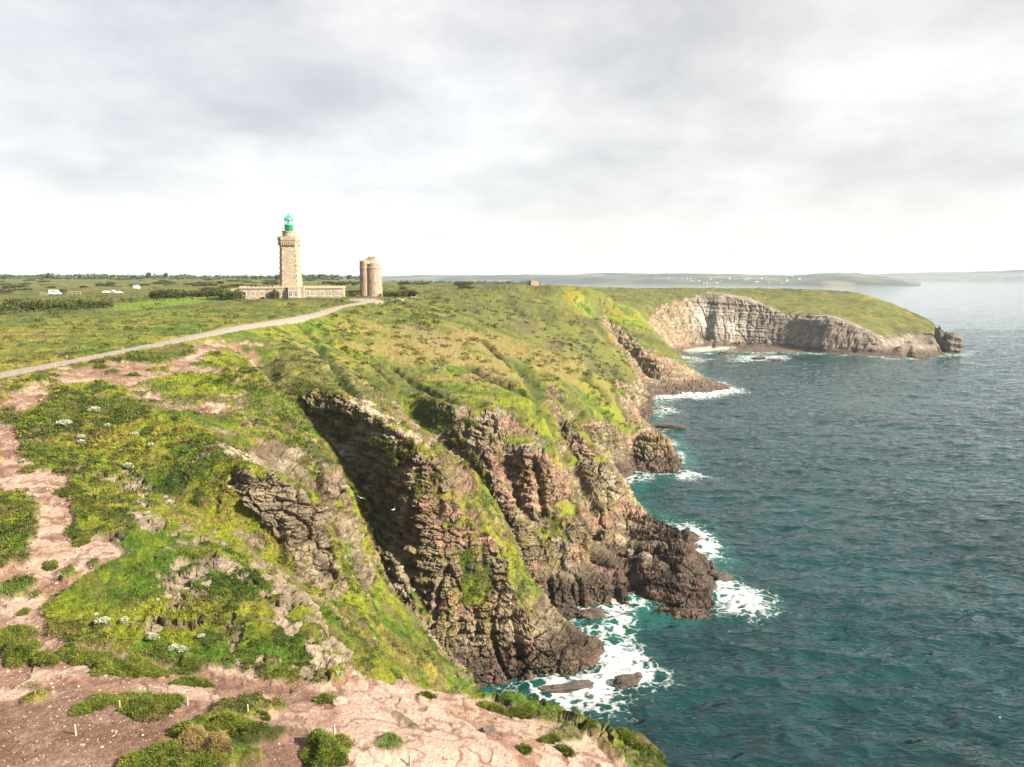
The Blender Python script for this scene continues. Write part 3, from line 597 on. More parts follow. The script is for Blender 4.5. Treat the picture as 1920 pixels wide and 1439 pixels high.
# ------------------------------------------------------------------ builders for the things that stand in the place
class MB:
    def __init__(s): s.v = []; s.f = []
    def add(s, vs, fs):
        o = len(s.v); s.v += [tuple(map(float, v)) for v in vs]; s.f += [tuple(o + i for i in f) for f in fs]; return s
    def box(s, x, y, z, dx, dy, dz, rz=0.0, taper=1.0):          # centred in x and y, standing on z
        c, n = math.cos(rz), math.sin(rz); vs = []
        for k, (h, t) in enumerate(((0, 1.0), (dz, taper))):
            for a, b in ((-1, -1), (1, -1), (1, 1), (-1, 1)):
                px, py = a * dx / 2 * t, b * dy / 2 * t
                vs.append((x + px * c - py * n, y + px * n + py * c, z + h))
        return s.add(vs, [(3, 2, 1, 0), (4, 5, 6, 7), (0, 1, 5, 4), (1, 2, 6, 5), (2, 3, 7, 6), (3, 0, 4, 7)])
    def loft(s, rings, cap=True):                                # rings: equal-length lists of points
        n = len(rings[0]); vs = [p for r in rings for p in r]; fs = []
        for k in range(len(rings) - 1):
            for i in range(n):
                j = (i + 1) % n; fs.append((k * n + i, k * n + j, (k + 1) * n + j, (k + 1) * n + i))
        if cap: fs.append(tuple(range(n - 1, -1, -1))); fs.append(tuple((len(rings) - 1) * n + i for i in range(n)))
        return s.add(vs, fs)
    def lathe(s, prof, n=24, x=0.0, y=0.0, cap=True):
        return s.loft([[(x + r * math.cos(2 * PI * i / n), y + r * math.sin(2 * PI * i / n), z) for i in range(n)] for r, z in prof], cap)
    def build(s, name, m, parent=None, smooth=False):
        me = bpy.data.meshes.new(name); me.from_pydata(s.v, [], s.f); me.update()
        if smooth: me.polygons.foreach_set('use_smooth', [True] * len(me.polygons))
        me.materials.append(m); o = bpy.data.objects.new(name, me); C.objects.link(o)
        if parent is not None: o.parent = parent
        return o
def tag(o, label=None, cat=None, group=None, kind=None):
    if label: o['label'] = label
    if cat: o['category'] = cat
    if group: o['group'] = group
    if kind: o['kind'] = kind
    return o
def empty(name, loc, rz, label, cat, group=None):
    o = bpy.data.objects.new(name, None); C.objects.link(o); o.location = loc; o.rotation_euler = (0, 0, rz); o.empty_display_size = 0.5
    return tag(o, label, cat, group)
from mathutils.bvhtree import BVHTree
_tree = None
_co = np.empty(len(ground.data.vertices) * 3, np.float32); ground.data.vertices.foreach_get('co', _co); _co = _co.reshape(-1, 3)
_fi = np.empty(len(ground.data.polygons) * 4, np.int32); ground.data.polygons.foreach_get('vertices', _fi); _fi = _fi.reshape(-1, 4)
GT = BVHTree.FromPolygons(_co.tolist(), _fi.tolist())
def gz(x, y):                                        # ground height under a plan position
    h = GT.ray_cast(Vector((x, y, 400)), Vector((0, 0, -1)))
    return h[0].z if h[0] else 0.0
def spot(px, py):                                    # ground point met by a surveyed sight line
    v = (py - CY) / F
    d = Vector(((px - CX) / F, cp - sp * v, -(sp + cp * v))).normalized()
    h = GT.ray_cast(Vector((0, 0, CAMH)), d)
    if h[0] is None: return Vector(sea(px, py))
    return h[0] if h[0].z > 0 else Vector(sea(px, py))
def plain(name, c, rough=0.7, var=0.2, scale=2.0, bump=0.0, metal=0.0):
    m, nt, bs = mat(name)
    p = N(nt, 'ShaderNodeNewGeometry').outputs['Position']
    f = noise_node(nt, scale, 5, 0.65, p)
    k = ramp(nt, f, 0.3, 0.7, 1 - var, 1 + var)
    vc = N(nt, 'ShaderNodeCombineXYZ')
    for i in range(3): nt.links.new(k, vc.inputs[i])
    nt.links.new(mixcol(nt, 1.0, c, vc.outputs[0], 'MULTIPLY'), bs.inputs['Base Color'])
    bs.inputs['Roughness'].default_value = rough; bs.inputs['Metallic'].default_value = metal
    if bump: nt.links.new(bumpn(nt, f, bump, 0.1), bs.inputs['Normal'])
    return m
def masonry(name, c1, c2, mortar, w=1.1, h=0.42, bump=0.6):
    m, nt, bs = mat(name)
    g_ = N(nt, 'ShaderNodeTexCoord').outputs['Object']
    xy = N(nt, 'ShaderNodeSeparateXYZ'); nt.links.new(g_, xy.inputs[0])
    cc = N(nt, 'ShaderNodeCombineXYZ'); nt.links.new(mathn(nt, 'ADD', xy.outputs[0], mathn(nt, 'MULTIPLY', xy.outputs[1], 0.83)), cc.inputs[0]); nt.links.new(xy.outputs[2], cc.inputs[1])
    b = N(nt, 'ShaderNodeTexBrick'); b.inputs['Scale'].default_value = 1.0; b.inputs['Brick Width'].default_value = w; b.inputs['Row Height'].default_value = h
    b.inputs['Mortar Size'].default_value = 0.035; b.inputs['Color1'].default_value = (*c1, 1); b.inputs['Color2'].default_value = (*c2, 1); b.inputs['Mortar'].default_value = (*mortar, 1)
    nt.links.new(cc.outputs[0], b.inputs['Vector'])
    f = noise_node(nt, 0.6, 6, 0.7, g_); k = ramp(nt, f, 0.3, 0.7, 0.72, 1.28); vc = N(nt, 'ShaderNodeCombineXYZ')
    for i in range(3): nt.links.new(k, vc.inputs[i])
    nt.links.new(mixcol(nt, 1.0, b.outputs['Color'], vc.outputs[0], 'MULTIPLY'), bs.inputs['Base Color'])
    bs.inputs['Roughness'].default_value = 0.9
    nt.links.new(bumpn(nt, b.outputs['Fac'], -bump, 0.06, bumpn(nt, noise_node(nt, 4, 5, .7, g_), .5, .08)), bs.inputs['Normal'])
    return m
M_granite = masonry('pale_granite', (0.285, 0.23, 0.16), (0.20, 0.158, 0.108), (0.14, 0.11, 0.078))
M_granite2 = plain('granite_trim', (0.275, 0.225, 0.16), 0.85, 0.25, 1.5, 0.4)
M_pinkst = masonry('pink_rubble_stone', (0.27, 0.19, 0.14), (0.18, 0.125, 0.092), (0.14, 0.105, 0.08), 0.6, 0.3)
M_green = plain('green_paint', (0.008, 0.30, 0.13), 0.4, 0.12, 1.0)
M_white = plain('white_paint', (0.5, 0.5, 0.48), 0.5, 0.06)
M_pane = plain('window_glass', (0.05, 0.055, 0.06), 0.08, 0.1)
M_brass = plain('lamp_optic', (0.42, 0.30, 0.14), 0.3, 0.1)
M_wood = plain('weathered_wood', (0.27, 0.225, 0.17), 0.85, 0.25, 8)
M_dark = plain('dark_metal', (0.05, 0.05, 0.05), 0.5, 0.1)
M_glass, nt, bs = mat('lantern_glass'); bs.inputs['Base Color'].default_value = (0.9, 0.95, 0.93, 1); bs.inputs['Transmission Weight'].default_value = 0.92; bs.inputs['Roughness'].default_value = 0.02; bs.inputs['IOR'].default_value = 1.1

# ------------------------------------------------------------------ lighthouse
lx, ly, _ = H(547, 300, 55.8); lz = 55.4
LRZ = math.radians(9)
lh = empty('lighthouse', (lx, ly, lz), LRZ, 'tall pale granite lighthouse with green lantern rising from a long low building', 'lighthouse')
def octo(h, c, z):                                   # square of half width h with corners cut by c
    return [(-h + c, -h, z), (h - c, -h, z), (h, -h + c, z), (h, h - c, z), (h - c, h, z), (-h + c, h, z), (-h, h - c, z), (-h, -h + c, z)]
qn = MB(); qn.loft([octo(4.10, 1.2, -0.6), octo(4.0, 1.15, 5.2), octo(3.35, 0.95, 22.0)])
for k in range(17):                                  # long-and-short corner stones, a little proud of the shaft
    z0 = 5.6 + k * 0.98; h_ = 4.0 - (z0 - 5.2) / 16.8 * 0.65; c_ = 1.15 - (z0 - 5.2) / 16.8 * 0.2
    for i, (sx_, sy_) in enumerate(((-1, -1), (1, -1), (1, 1), (-1, 1))):
        if (k + i) % 2: continue
        m_ = h_ - c_ / 2
        qn.box(sx_ * (m_ + 0.02), sy_ * (m_ + 0.02), z0, c_ * 1.55, 0.34, 0.62, PI / 4 if sx_ * sy_ < 0 else -PI / 4)
qn.build('tower', M_granite, lh)
g = MB(); g.loft([octo(3.42, 1.0, 21.3), octo(3.8, 1.15, 21.9), octo(4.1, 1.25, 22.5)])
cb = g
for s_ in range(4):
    for k in range(8):
        t = -2.5 + 5.0 * k / 7; a = s_ * PI / 2
        x_, y_ = t, -3.7; cb.box(x_ * math.cos(a) - y_ * math.sin(a), x_ * math.sin(a) + y_ * math.cos(a), 20.5, 0.32, 0.8, 1.45, a)
cb.build('cornice', M_granite2, lh)
pr = MB(); pr.loft([octo(4.12, 1.25, 22.5), octo(4.12, 1.25, 23.6)]); 
for s_ in range(4):
    for k in range(4):
        t = -2.6 + 1.73 * k; a = s_ * PI / 2; y_ = -3.9
        pr.box(t * math.cos(a) - y_ * math.sin(a), t * math.sin(a) + y_ * math.cos(a), 23.6, 1.15, 0.42, 0.45, a)
pr.build('gallery', M_granite, lh)
MB().lathe([(2.6, 23.6), (2.55, 25.6), (2.75, 25.7), (2.75, 26.1), (2.2, 26.15)], 24).build('watch_room', M_granite, lh)
MB().lathe([(1.62, 26.15), (1.62, 28.4), (1.72, 28.45), (1.72, 28.6), (1.5, 28.6)], 24).build('lantern_base', M_green, lh, True)
MB().lathe([(1.46, 28.6), (1.46, 30.35)], 24, cap=False).build('lantern_glass', M_glass, lh, True)
lb = MB(); lb.lathe([(0.35, 28.6), (0.55, 29.0), (0.55, 29.9), (0.3, 30.3)], 16); lb.build('lamp', M_brass, lh, True)
for k in range(8): MB().box(1.48 * math.cos(k * PI / 4 + .2), 1.48 * math.sin(k * PI / 4 + .2), 28.6, 0.09, 0.09, 1.75).build('glazing_bar', M_green, lh)
MB().lathe([(1.75, 30.3), (1.72, 30.5), (1.5, 31.1), (0.95, 31.75), (0.4, 32.05), (0.34, 32.3), (0.42, 32.5), (0.3, 32.75), (0.08, 32.85), (0.05, 33.6)], 24).build('dome', M_green, lh, True)
rl = MB(); rl.lathe([(2.62, 27.1), (2.66, 27.1), (2.66, 27.16), (2.62, 27.16)], 24, cap=False)
for k in range(12): rl.box(2.64 * math.cos(k * PI / 6), 2.64 * math.sin(k * PI / 6), 26.1, 0.05, 0.05, 1.0)
rl.build('railing', M_green, lh)
def window(x, y, z, w_, h_, parent, mull=1, rz=0.0):
    f = MB(); c, n = math.cos(rz), math.sin(rz)
    def bx(dx, dz, sx_, sz_, dy=0.0, th=0.10): f.box(x + dx * c - dy * -n * -1, y + dx * n, z + dz, sx_, th, sz_, rz)
    t = 0.13
    bx(-w_ / 2, 0, t, h_); bx(w_ / 2, 0, t, h_); bx(0, 0, w_ - t, t); bx(0, h_ - t, w_ - t, t)
    for k in range(mull): bx(-w_ / 2 + w_ * (k + 1) / (mull + 1), t, 0.09, h_ - 2 * t)
    bx(0, h_ * 0.55, w_ - t, 0.08, th=0.06)
    o = f.build('window', M_white, parent)
    MB().box(x + 0.0, y + 0.03, z + t, w_ - t, 0.03, h_ - 2 * t, rz).build('pane', M_pane, o)
    return o
for zz in (8.2, 11.9, 15.6, 18.6):                   # stair windows up the front of the tower
    yy = -(4.0 - (zz + .6 - 5.2) / 16.8 * 0.65) - 0.03
    window(0.55, yy, zz, 0.75, 1.25, lh, 0)
# low wings, centre block and bay
W0, W1, DEP, HH = -19.3, 20.6, 9.5, 4.35
MB().box((W0 + -5.2) / 2, 1.2, -1.2, -5.2 - W0, DEP, HH + 1.2 - 0.6).build('wing', M_granite, lh); MB().box((W1 + 5.6) / 2, 0.4, -1.2, W1 - 5.6, DEP, HH + 1.2 - 0.6).build('wing', M_granite, lh)
ct = MB(); ct.box(0.2, -0.6, -1.2, 10.8, 11.0, HH + 1.2 - 0.3); ct.loft([[(x_ + 1.6, y_, z_) for x_, y_ in ((-2.6, -6.08), (-1.9, -7.6), (1.9, -7.6), (2.6, -6.08))] for z_ in (-1.2, HH - 0.1)]); ct.build('centre_block', M_granite, lh)
pp = MB()
def parapet(x0, x1, yf, z, step):
    pp.box((x0 + x1) / 2, yf, z, x1 - x0, 0.62, 0.55)
    n = int((x1 - x0) / step)
    for k in range(n): pp.box(x0 + (k + .5) * (x1 - x0) / n, yf, z + 0.55, step * 0.55, 0.46, 0.42)
parapet(W0, -5.2, 1.2 - DEP / 2, HH - 0.6, 1.5); parapet(5.6, W1, 0.4 - DEP / 2, HH - 0.6, 1.5); parapet(-5.2, 5.6, -6.0, HH - 0.3, 1.6)
parapet(W0, W1, DEP / 2 + 0.8, HH - 0.6, 1.5)
for xx, y0_ in ((W0, 1.2), (W1, 0.4)): pp.box(xx, y0_, HH - 0.6, 0.5, DEP - 0.7, 0.75)
pp.build('parapet', M_granite2, lh)
MB().box((W0 - 5.2) / 2, 1.3, HH - 0.62, -5.4 - W0, DEP - 0.5, 0.2).box((W1 + 5.6) / 2, 0.5, HH - 0.62, W1 - 5.8, DEP - 0.5, 0.2).box(0.2, -0.4, HH - 0.32, 10.4, 10.2, 0.2).build('flat_roof', plain('grey_roof', (0.25, 0.23, 0.2), 0.9), lh)
yl, yr = 1.2 - DEP / 2 - 0.02, 0.4 - DEP / 2 - 0.02
for xx in (-17.3, -14.0, -10.6, -7.4): window(xx, yl, 0.9, 1.15, 1.9, lh, 1)
for xx in (-3.6, -1.9): window(xx, -6.12, 0.9, 1.05, 1.9, lh, 1)
for xx in (0.55, 2.65): window(xx, -7.64, 0.75, 1.35, 2.2, lh, 1)
for xx in (6.9, 8.5, 12.4, 15.4, 18.2): window(xx, yr, 0.9, 1.1, 1.9, lh, 1)
ch = MB(); ch.box(-21.4, 4.0, -1.0, 4.2, 5.5, 4.6).build('outhouse', M_granite, lh)

# ------------------------------------------------------------------ old twin tower
ox, oy, _ = H(697, 318, 55.5)
ot = empty('old_tower', (ox, oy, 55.0), math.radians(4), 'squat ruined pink stone tower of joined round turrets beside the track', 'tower')
def rough_top(r0, r1, z1, seed, n=28, x=0.0, y=0.0, jag=0.9):
    R = random.Random(seed); prof = [(r0 + (r1 - r0) * k / 9, -0.8 + (z1 - .4) * k / 9) for k in range(10)]
    rings = [[(x + r * math.cos(2 * PI * i / n) * (1 + R.uniform(-.03, .03)), y + r * math.sin(2 * PI * i / n) * (1 + R.uniform(-.03, .03)), z) for i in range(n)] for r, z in prof]
    top = [R.uniform(-jag, 0.35) if R.random() < .5 else R.uniform(-.2, .2) for i in range(n)]
    rings.append([(x + r1 * math.cos(2 * PI * i / n), y + r1 * math.sin(2 * PI * i / n), z1 + top[i]) for i in range(n)])
    rings.append([(x + r1 * .75 * math.cos(2 * PI * i / n), y + r1 * .75 * math.sin(2 * PI * i / n), z1 + top[i] - 0.1) for i in range(n)])
    rings.append([(x + r1 * .7 * math.cos(2 * PI * i / n), y + r1 * .7 * math.sin(2 * PI * i / n), z1 - 1.6) for i in range(n)])
    return MB().loft(rings)
rough_top(3.5, 3.15, 14.3, 3, 32, 1.1, 0.0, .4).build('main_turret', M_pinkst, ot)
rough_top(2.2, 2.1, 15.6, 5, 24, -2.5, -0.5, 0.5).build('stair_turret', M_pinkst, ot)
rough_top(2.35, 2.3, 16.4, 8, 24, -0.3, 2.0, 1.2).build('rear_turret', M_pinkst, ot)
sc_ = MB(); sc_.lathe([(3.3, 12.3), (3.4, 12.35), (3.4, 12.6), (3.28, 12.65)], 32, 1.1, 0.0, False).lathe([(2.14, 12.3), (2.27, 12.35), (2.27, 12.6), (2.13, 12.65)], 24, -2.5, -0.5, False)
sc_.build('string_course', M_granite2, ot)
lf = MB(); R = random.Random(4)
for k in range(90):
    a = R.uniform(0, 2 * PI); r = R.uniform(.2, 1.9); x_, y_, z_ = -0.2 + r * math.cos(a), 2.0 + r * math.sin(a), 16.2 + R.uniform(-.3, .6)
    d = Vector((R.uniform(-1, 1), R.uniform(-1, 1), R.uniform(-.2, 1))).normalized() * .5; e = d.orthogonal().normalized() * .28
    lf.add([(x_, y_, z_), (x_ + d.x + e.x, y_ + d.y + e.y, z_ + d.z + e.z), (x_ + d.x - e.x, y_ + d.y - e.y, z_ + d.z - e.z)], [(0, 1, 2)])
M_leaf = plain('shrub_leaves', (0.075, 0.088, 0.020), 0.8, 0.45, 0.8)
lf.build('wall_plants', M_leaf, ot)

# stone hut on the skyline, stone bench
hx, hy, _ = H(1003, 470, 58.6); hz = gz(hx, hy)
hut = empty('stone_hut', (hx, hy, hz), 0.3, 'small ruined stone hut alone on the grassy skyline right of the towers', 'hut')
MB().box(0, 0, -0.6, 5.2, 0.5, 3.4, 0, .99).box(-2.4, 2.2, -0.6, 0.5, 3.9, 3.9).box(2.4, 2.2, -0.6, 0.5, 3.9, 2.8).box(0, 4.4, -0.6, 5.2, 0.5, 3.6).build('walls', M_pinkst, hut)
MB().box(-0.2, 2.2, 2.5, 4.2, 3.6, 0.3).build('roof_slab', M_granite2, hut)
bp = spot(776, 560); bz = gz(bp.x, bp.y)
sb = empty('stone_bench', (bp.x, bp.y, bz), 0.1, 'pale flat stone bench at the cliff edge right of the old tower', 'bench')
MB().box(0, 0, 0.55, 3.0, 1.0, 0.3).build('seat', M_granite2, sb)
for xx in (-1.0, 1.0): MB().box(xx, 0, -0.4, 0.5, 0.8, 0.95).build('leg', M_granite2, sb)

# ------------------------------------------------------------------ vehicles at the far car park
M_car = plain('white_car_paint', (0.5, 0.51, 0.51), 0.3, 0.03); M_tyre = plain('tyre_rubber', (0.02, 0.02, 0.02), 0.9)
def vehicle(kind, loc, rz, label, cat, group=None):
    L_, W_, H_ = (5.6, 2.1, 2.7) if kind == 'camper_van' else (4.2, 1.75, 1.5)
    o = empty(kind, loc, rz, label, cat, group)
    if kind == 'camper_van': pr = [(-.5, .35), (-.5, H_), (.22, H_), (.30, H_ * .78), (.36, 1.25), (.5, 1.0), (.5, .35)]
    else: pr = [(-.5, .35), (-.5, .85), (-.42, .95), (-.3, H_), (.12, H_), (.27, .95), (.48, .8), (.5, .35)]
    m = MB(); n = len(pr)
    vs = [(x * L_, -W_ / 2, z) for x, z in pr] + [(x * L_, W_ / 2, z) for x, z in pr]
    m.add(vs, [tuple(range(n)), tuple(range(2 * n - 1, n - 1, -1))] + [(i, i + n, (i + 1) % n + n, (i + 1) % n) for i in range(n)]).build('body', M_car, o)
    for sy_ in (-1, 1): MB().box(-.08 * L_, sy_ * (W_ / 2 + .01), H_ * .62, L_ * .42, 0.03, H_ * .24).build('side_window', M_pane, o)
    for xx in (-.32, .32):
        for sy_ in (-1, 1):
            w_ = MB(); w_.loft([[(xx * L_ + .33 * math.cos(t * PI / 8), sy_ * (W_ / 2 - .1) + d, .33 + .33 * math.sin(t * PI / 8)) for t in range(16)] for d in (-.12, .12)]); w_.build('wheel', M_tyre, o)
    return o
def car_at(kind, px, Y, rz, *a):
    x = H(px, Y, 53)[0]; return vehicle(kind, (x, Y, gz(x, Y)), rz, *a)
# ------------------------------------------------------------------ leaves of shrubs, tussocks and turf
def leafmat(name):
    m, nt, bs = mat(name)
    a = N(nt, 'ShaderNodeAttribute', attribute_name='tint').outputs['Color']
    nt.links.new(a, bs.inputs['Base Color']); bs.inputs['Roughness'].default_value = 0.85; bs.inputs['Specular IOR Level'].default_value = 0.15
    return m
M_blade = leafmat('leaf_blades')
def tri_mesh(name, P, tint, m=None):                 # P: (n,3,3) triangles, tint: (n,3)
    n = len(P); me = bpy.data.meshes.new(name)
    me.vertices.add(n * 3); me.vertices.foreach_set('co', P.reshape(-1).astype(np.float32))
    me.loops.add(n * 3); me.loops.foreach_set('vertex_index', np.arange(n * 3, dtype=np.int32))
    me.polygons.add(n); me.polygons.foreach_set('loop_start', np.arange(0, n * 3, 3, dtype=np.int32))
    me.update(calc_edges=True)
    at_ = me.attributes.new('tint', 'FLOAT_COLOR', 'POINT')
    c4 = np.ones((n, 3, 4), np.float32); c4[:, :, :3] = tint[:, None, :]; at_.data.foreach_set('color', c4.ravel())
    me.materials.append(m or M_blade)
    return me
def blades(P0, size, up, spread, rng, k, width=0.32):
    n = len(P0)
    P0 = np.repeat(P0, k, 0); size = np.repeat(size, k); upv = np.repeat(up, k, 0)
    d = upv + rng.normal(0, spread, (n * k, 3)); d /= np.linalg.norm(d, axis=1)[:, None]
    sd_ = np.cross(d, rng.normal(0, 1, (n * k, 3))); sd_ /= np.linalg.norm(sd_, axis=1)[:, None] + 1e-9
    L_ = size * rng.uniform(.6, 1.3, n * k)
    base = P0 + rng.normal(0, .28, (n * k, 3)) * size[:, None] - upv * size[:, None] * 0.15
    return np.stack([base - sd_ * (L_ * width)[:, None], base + sd_ * (L_ * width)[:, None], base + d * L_[:, None]], 1)
def shrub_mesh(name, seed, rx, ry, rz_, n, leaf, c1, c2, lobes=6, flat=0.0):
    rng = np.random.default_rng(seed)
    cen = rng.normal(0, .38, (lobes, 3)) * (rx, ry, rz_ * .7); cen[:, 2] = np.abs(cen[:, 2]) * .8 + rz_ * .25; rad = rng.uniform(.40, .68, lobes)
    w_ = rng.integers(0, lobes, n); d = rng.normal(0, 1, (n, 3)); d /= np.linalg.norm(d, axis=1)[:, None]
    r = rng.uniform(.55, 1.05, n) ** .6
    P = cen[w_] + d * r[:, None] * rad[w_][:, None] * (rx, ry, rz_)
    P[:, 2] = np.where(P[:, 2] < 0, -P[:, 2] * .4, P[:, 2])
    T = blades(P, np.full(n, leaf), d * .8 + (0, 0, .35), .6, rng, 2, .45)
    mixv = np.clip(rng.normal(.45, .28, n * 2) + (vnoise(T[:, 0, 0] * 1.3 / rx * 2, T[:, 0, 1] * 1.3 / rx * 2, T[:, 0, 2] * 1.3 / rx * 2, seed) - .5), 0, 1)[:, None]
    tint = np.array(c1) * (1 - mixv) + np.array(c2) * mixv
    return tri_mesh(name, T, tint)
def put(name, me, loc, s=(1, 1, 1), rz=0.0, label=None, cat=None, group=None):
    o = bpy.data.objects.new(name, me); C.objects.link(o); o.location = loc; o.scale = s; o.rotation_euler = (0, 0, rz)
    return tag(o, label, cat, group)
DK1, DK2 = (0.022, 0.030, 0.008), (0.075, 0.075, 0.020)
bush_me = [shrub_mesh('gorse_bush', 20 + k, 1.0, 1.0, 0.8, 620, 0.17, DK1, ((0.075, 0.075, 0.020), (0.060, 0.080, 0.016), (0.095, 0.072, 0.026))[k], 7) for k in range(3)]
R = random.Random(5)
def bush(px, Y, wid, hei, label, group=None, name='gorse_bush', k=None):
    x = H(px, Y, 54)[0]
    return put(name, bush_me[R.randrange(3) if k is None else k], (x, Y, gz(x, Y) - 0.15), (wid / 2, wid / 2 * R.uniform(.8, 1.1), hei), R.uniform(0, 6), label, 'bush', group)
for k in range(22):
    px = -120 + k * 15 + R.uniform(-5, 5); Y = 236 + max(0, px) * .10 + R.uniform(-5, 5)
    bush(px, Y, R.uniform(4.0, 6.5), R.uniform(2.6, 4.0), 'dark green bush in the long hedge row bordering the bright heath on the left', 'bushes of the long left hedge row')
for k in range(13):
    bush(290 + k * 10 + R.uniform(-3, 3), 345 + R.uniform(-4, 4), R.uniform(4.5, 6.5), R.uniform(3.4, 4.6), 'brownish green bush in the short dense row left of the lighthouse building', 'bushes of the short row left of the lighthouse')
bush(432, 287, 6.5, 4.4, 'big round dark bush hugging the left corner of the lighthouse building')
bush(447, 289, 5.0, 4.0, 'dark bush squeezed between the biggest corner bush and the lighthouse windows')
bush(516, 289.5, 3.0, 3.4, 'narrow dark bush against the lighthouse front between two wall sections')
bush(492, 291, 2.2, 1.0, 'tiny low bush under the left wing windows of the lighthouse')
for px, Y, w_, h_ in ((735, 342, 7, 3.2), (752, 346, 6, 2.8), (768, 350, 7, 3.0), (725, 345, 5, 2.4)): bush(px, Y, w_, h_, 'low olive bush clustered on the heath just right of the old tower', 'bushes right of the old tower')
for k in range(120):
    px = R.uniform(-200, 880); Y = math.exp(R.uniform(math.log(350), math.log(1150)))
    if 60 < px < 240 and Y < 440: continue
    if 440 < px < 660 and Y < 330: continue
    x_ = H(px, Y, 55)[0]
    bush(px, Y, R.uniform(4, 13) * (0.7 + Y / 1200), R.uniform(1.4, 3.4), 'low rounded scrub bush on the wide heath behind the hedge rows and towers', 'scrub bushes on the wide heath')
# woods along the far skyline
rng = np.random.default_rng(3); cl = []
for k in range(2600):
    px = rng.uniform(-350, 1010); Y = rng.uniform(1250, 2300)
    dn = fbm(np.array([px / 60.0]), np.array([Y / 400.0]), np.array([0.0]), 1.0, 2, 5)[0]
    if dn < 0.44 or (px > 760 and Y < 1700): continue
    x_ = (px - CX) / F * Y * 1.01; z_ = 54.0 if px < 700 else 38
    h_ = rng.uniform(5, 11) * (0.75 + .6 * dn); n_ = 46
    d = rng.normal(0, 1, (n_, 3)); d /= np.linalg.norm(d, axis=1)[:, None]; d[:, 2] = np.abs(d[:, 2])
    P = np.array((x_, Y, z_ + h_ * .4)) + d * (h_ * .75, h_ * .75, h_ * .6) * rng.uniform(.6, 1, (n_, 1))
    cl.append((P, np.full(n_, h_ * .34), rng.uniform(0, 1)))
P = np.concatenate([c[0] for c in cl]); S_ = np.concatenate([c[1] for c in cl]); mv = np.concatenate([np.full(len(c[0]), c[2]) for c in cl])
T = blades(P, S_, np.tile((0, 0, .5), (len(P), 1)), .8, rng, 1, .5); mv = np.clip(mv + rng.normal(0, .15, len(P)), 0, 1)[:, None]
put('woods', tri_mesh('woods', T, np.array((.022, .034, .012)) * (1 - mv) + np.array((.060, .075, .022)) * mv), (0, 0, 0))['kind'] = 'stuff'
# a few trees that stand above the wood
M_bark = plain('bark', (0.06, 0.045, 0.03), 0.9)
crown_me = shrub_mesh('tree_crown', 77, 1, 1, 1, 500, 0.2, DK1, (0.05, 0.07, 0.02), 8)
for px, Y, h_, lb_ in ((280, 1150, 12, 'tall dark tree standing above the wood left of the lighthouse'), (92, 1100, 11, 'thin dark tree standing above the wood at the far left'), (312, 1200, 11, 'rounded dark tree on the skyline just left of the lighthouse wing'), (600, 1150, 9, 'rounded dark tree on the skyline between lighthouse and old tower'), (655, 1300, 10, 'wide dark tree on the skyline just left of the old tower')):
    x_ = H(px, Y, 60)[0]; z_ = gz(x_, Y); t_ = empty('tree', (x_, Y, z_), 0, lb_, 'tree')
    MB().lathe([(.4, -1), (.3, h_ * .5), (.12, h_ * .8)], 8).build('trunk', M_bark, t_)
    o = put('crown', crown_me, (0, 0, h_ * .35), (h_ * .42, h_ * .42, h_ * .5)); o.parent = t_

# ------------------------------------------------------------------ vehicles, railings
car_at('camper_van', 104, 405, 0.2, 'white camper van parked by the railings at the far left car park', 'camper van')
for px, Y, rz, lb_ in ((200, 425, .3, 'white car at the left end of the distant parked row'), (212, 428, -.2, 'white car in the middle of the distant parked row'), (223, 424, .1, 'white car at the right end of the distant parked row')): car_at('parked_car', px, Y, rz, lb_, 'car', 'white cars parked far off')
car_at('camper_van', 257, 520, 1.4, 'lone white van among far scrub right of the parked cars', 'van')
def railing(px0, px1, Y, label):
    x0, x1 = H(px0, Y, 53)[0], H(px1, Y, 53)[0]; z_ = gz((x0 + x1) / 2, Y)
    o = empty('railing', ((x0 + x1) / 2, Y, z_), 0, label, 'railing'); n = 4; w_ = x1 - x0
    for k in range(n): MB().box(-w_ / 2 + w_ * k / (n - 1), 0, -.5, .18, .18, 2.9).build('post', M_wood, o)
    for zz in (1.0, 1.9): MB().box(0, -.14, zz, w_, .1, .2).build('rail', M_wood, o)
railing(76, 89, 400, 'grey railing left of the white camper van'); railing(128, 152, 402, 'long grey railing right of the white camper van')

# ------------------------------------------------------------------ posts
def post_me():
    m = MB(); m.loft([[(.055 * math.cos(a * PI / 4), .055 * math.sin(a * PI / 4), z) for a in range(8)] for z in (-.2, .52)] + [[(.03 * math.cos(a * PI / 4), .03 * math.sin(a * PI / 4), .57) for a in range(8)]])
    return m
pm = post_me().build('wooden_post', M_wood); C.objects.unlink(pm); pme = pm.data
for px, py, s_, lb_ in ((142, 1379, 1.0, 'short pale wooden post on the brown gravel at lower left'), (627, 1381, 1.1, 'short pale wooden post above the round grass tussock at the bottom'), (352, 1322, .95, 'short pale post right of the long dark grass tussock'), (465, 1336, .8, 'short grey post on the pink slab left of the open rock'), (225, 1329, .8, 'short grey post at the left end of the long dark tussock'), (769, 1436, 1.0, 'short wooden post at the bottom edge on pale pink rock')):
    p_ = spot(px, py); put('wooden_post', pme, p_, (s_, s_, s_ * 1.15), 0, lb_, 'post', 'wooden path posts')
rpts = [np.array(p) for p in ROAD[1:8]]
seg = []
for a, b in zip(rpts[:-1], rpts[1:]):
    n_ = max(1, int(np.linalg.norm(b - a) / 5.5))
    for k in range(n_): seg.append((a + (b - a) * k / n_, (b - a) / np.linalg.norm(b - a)))
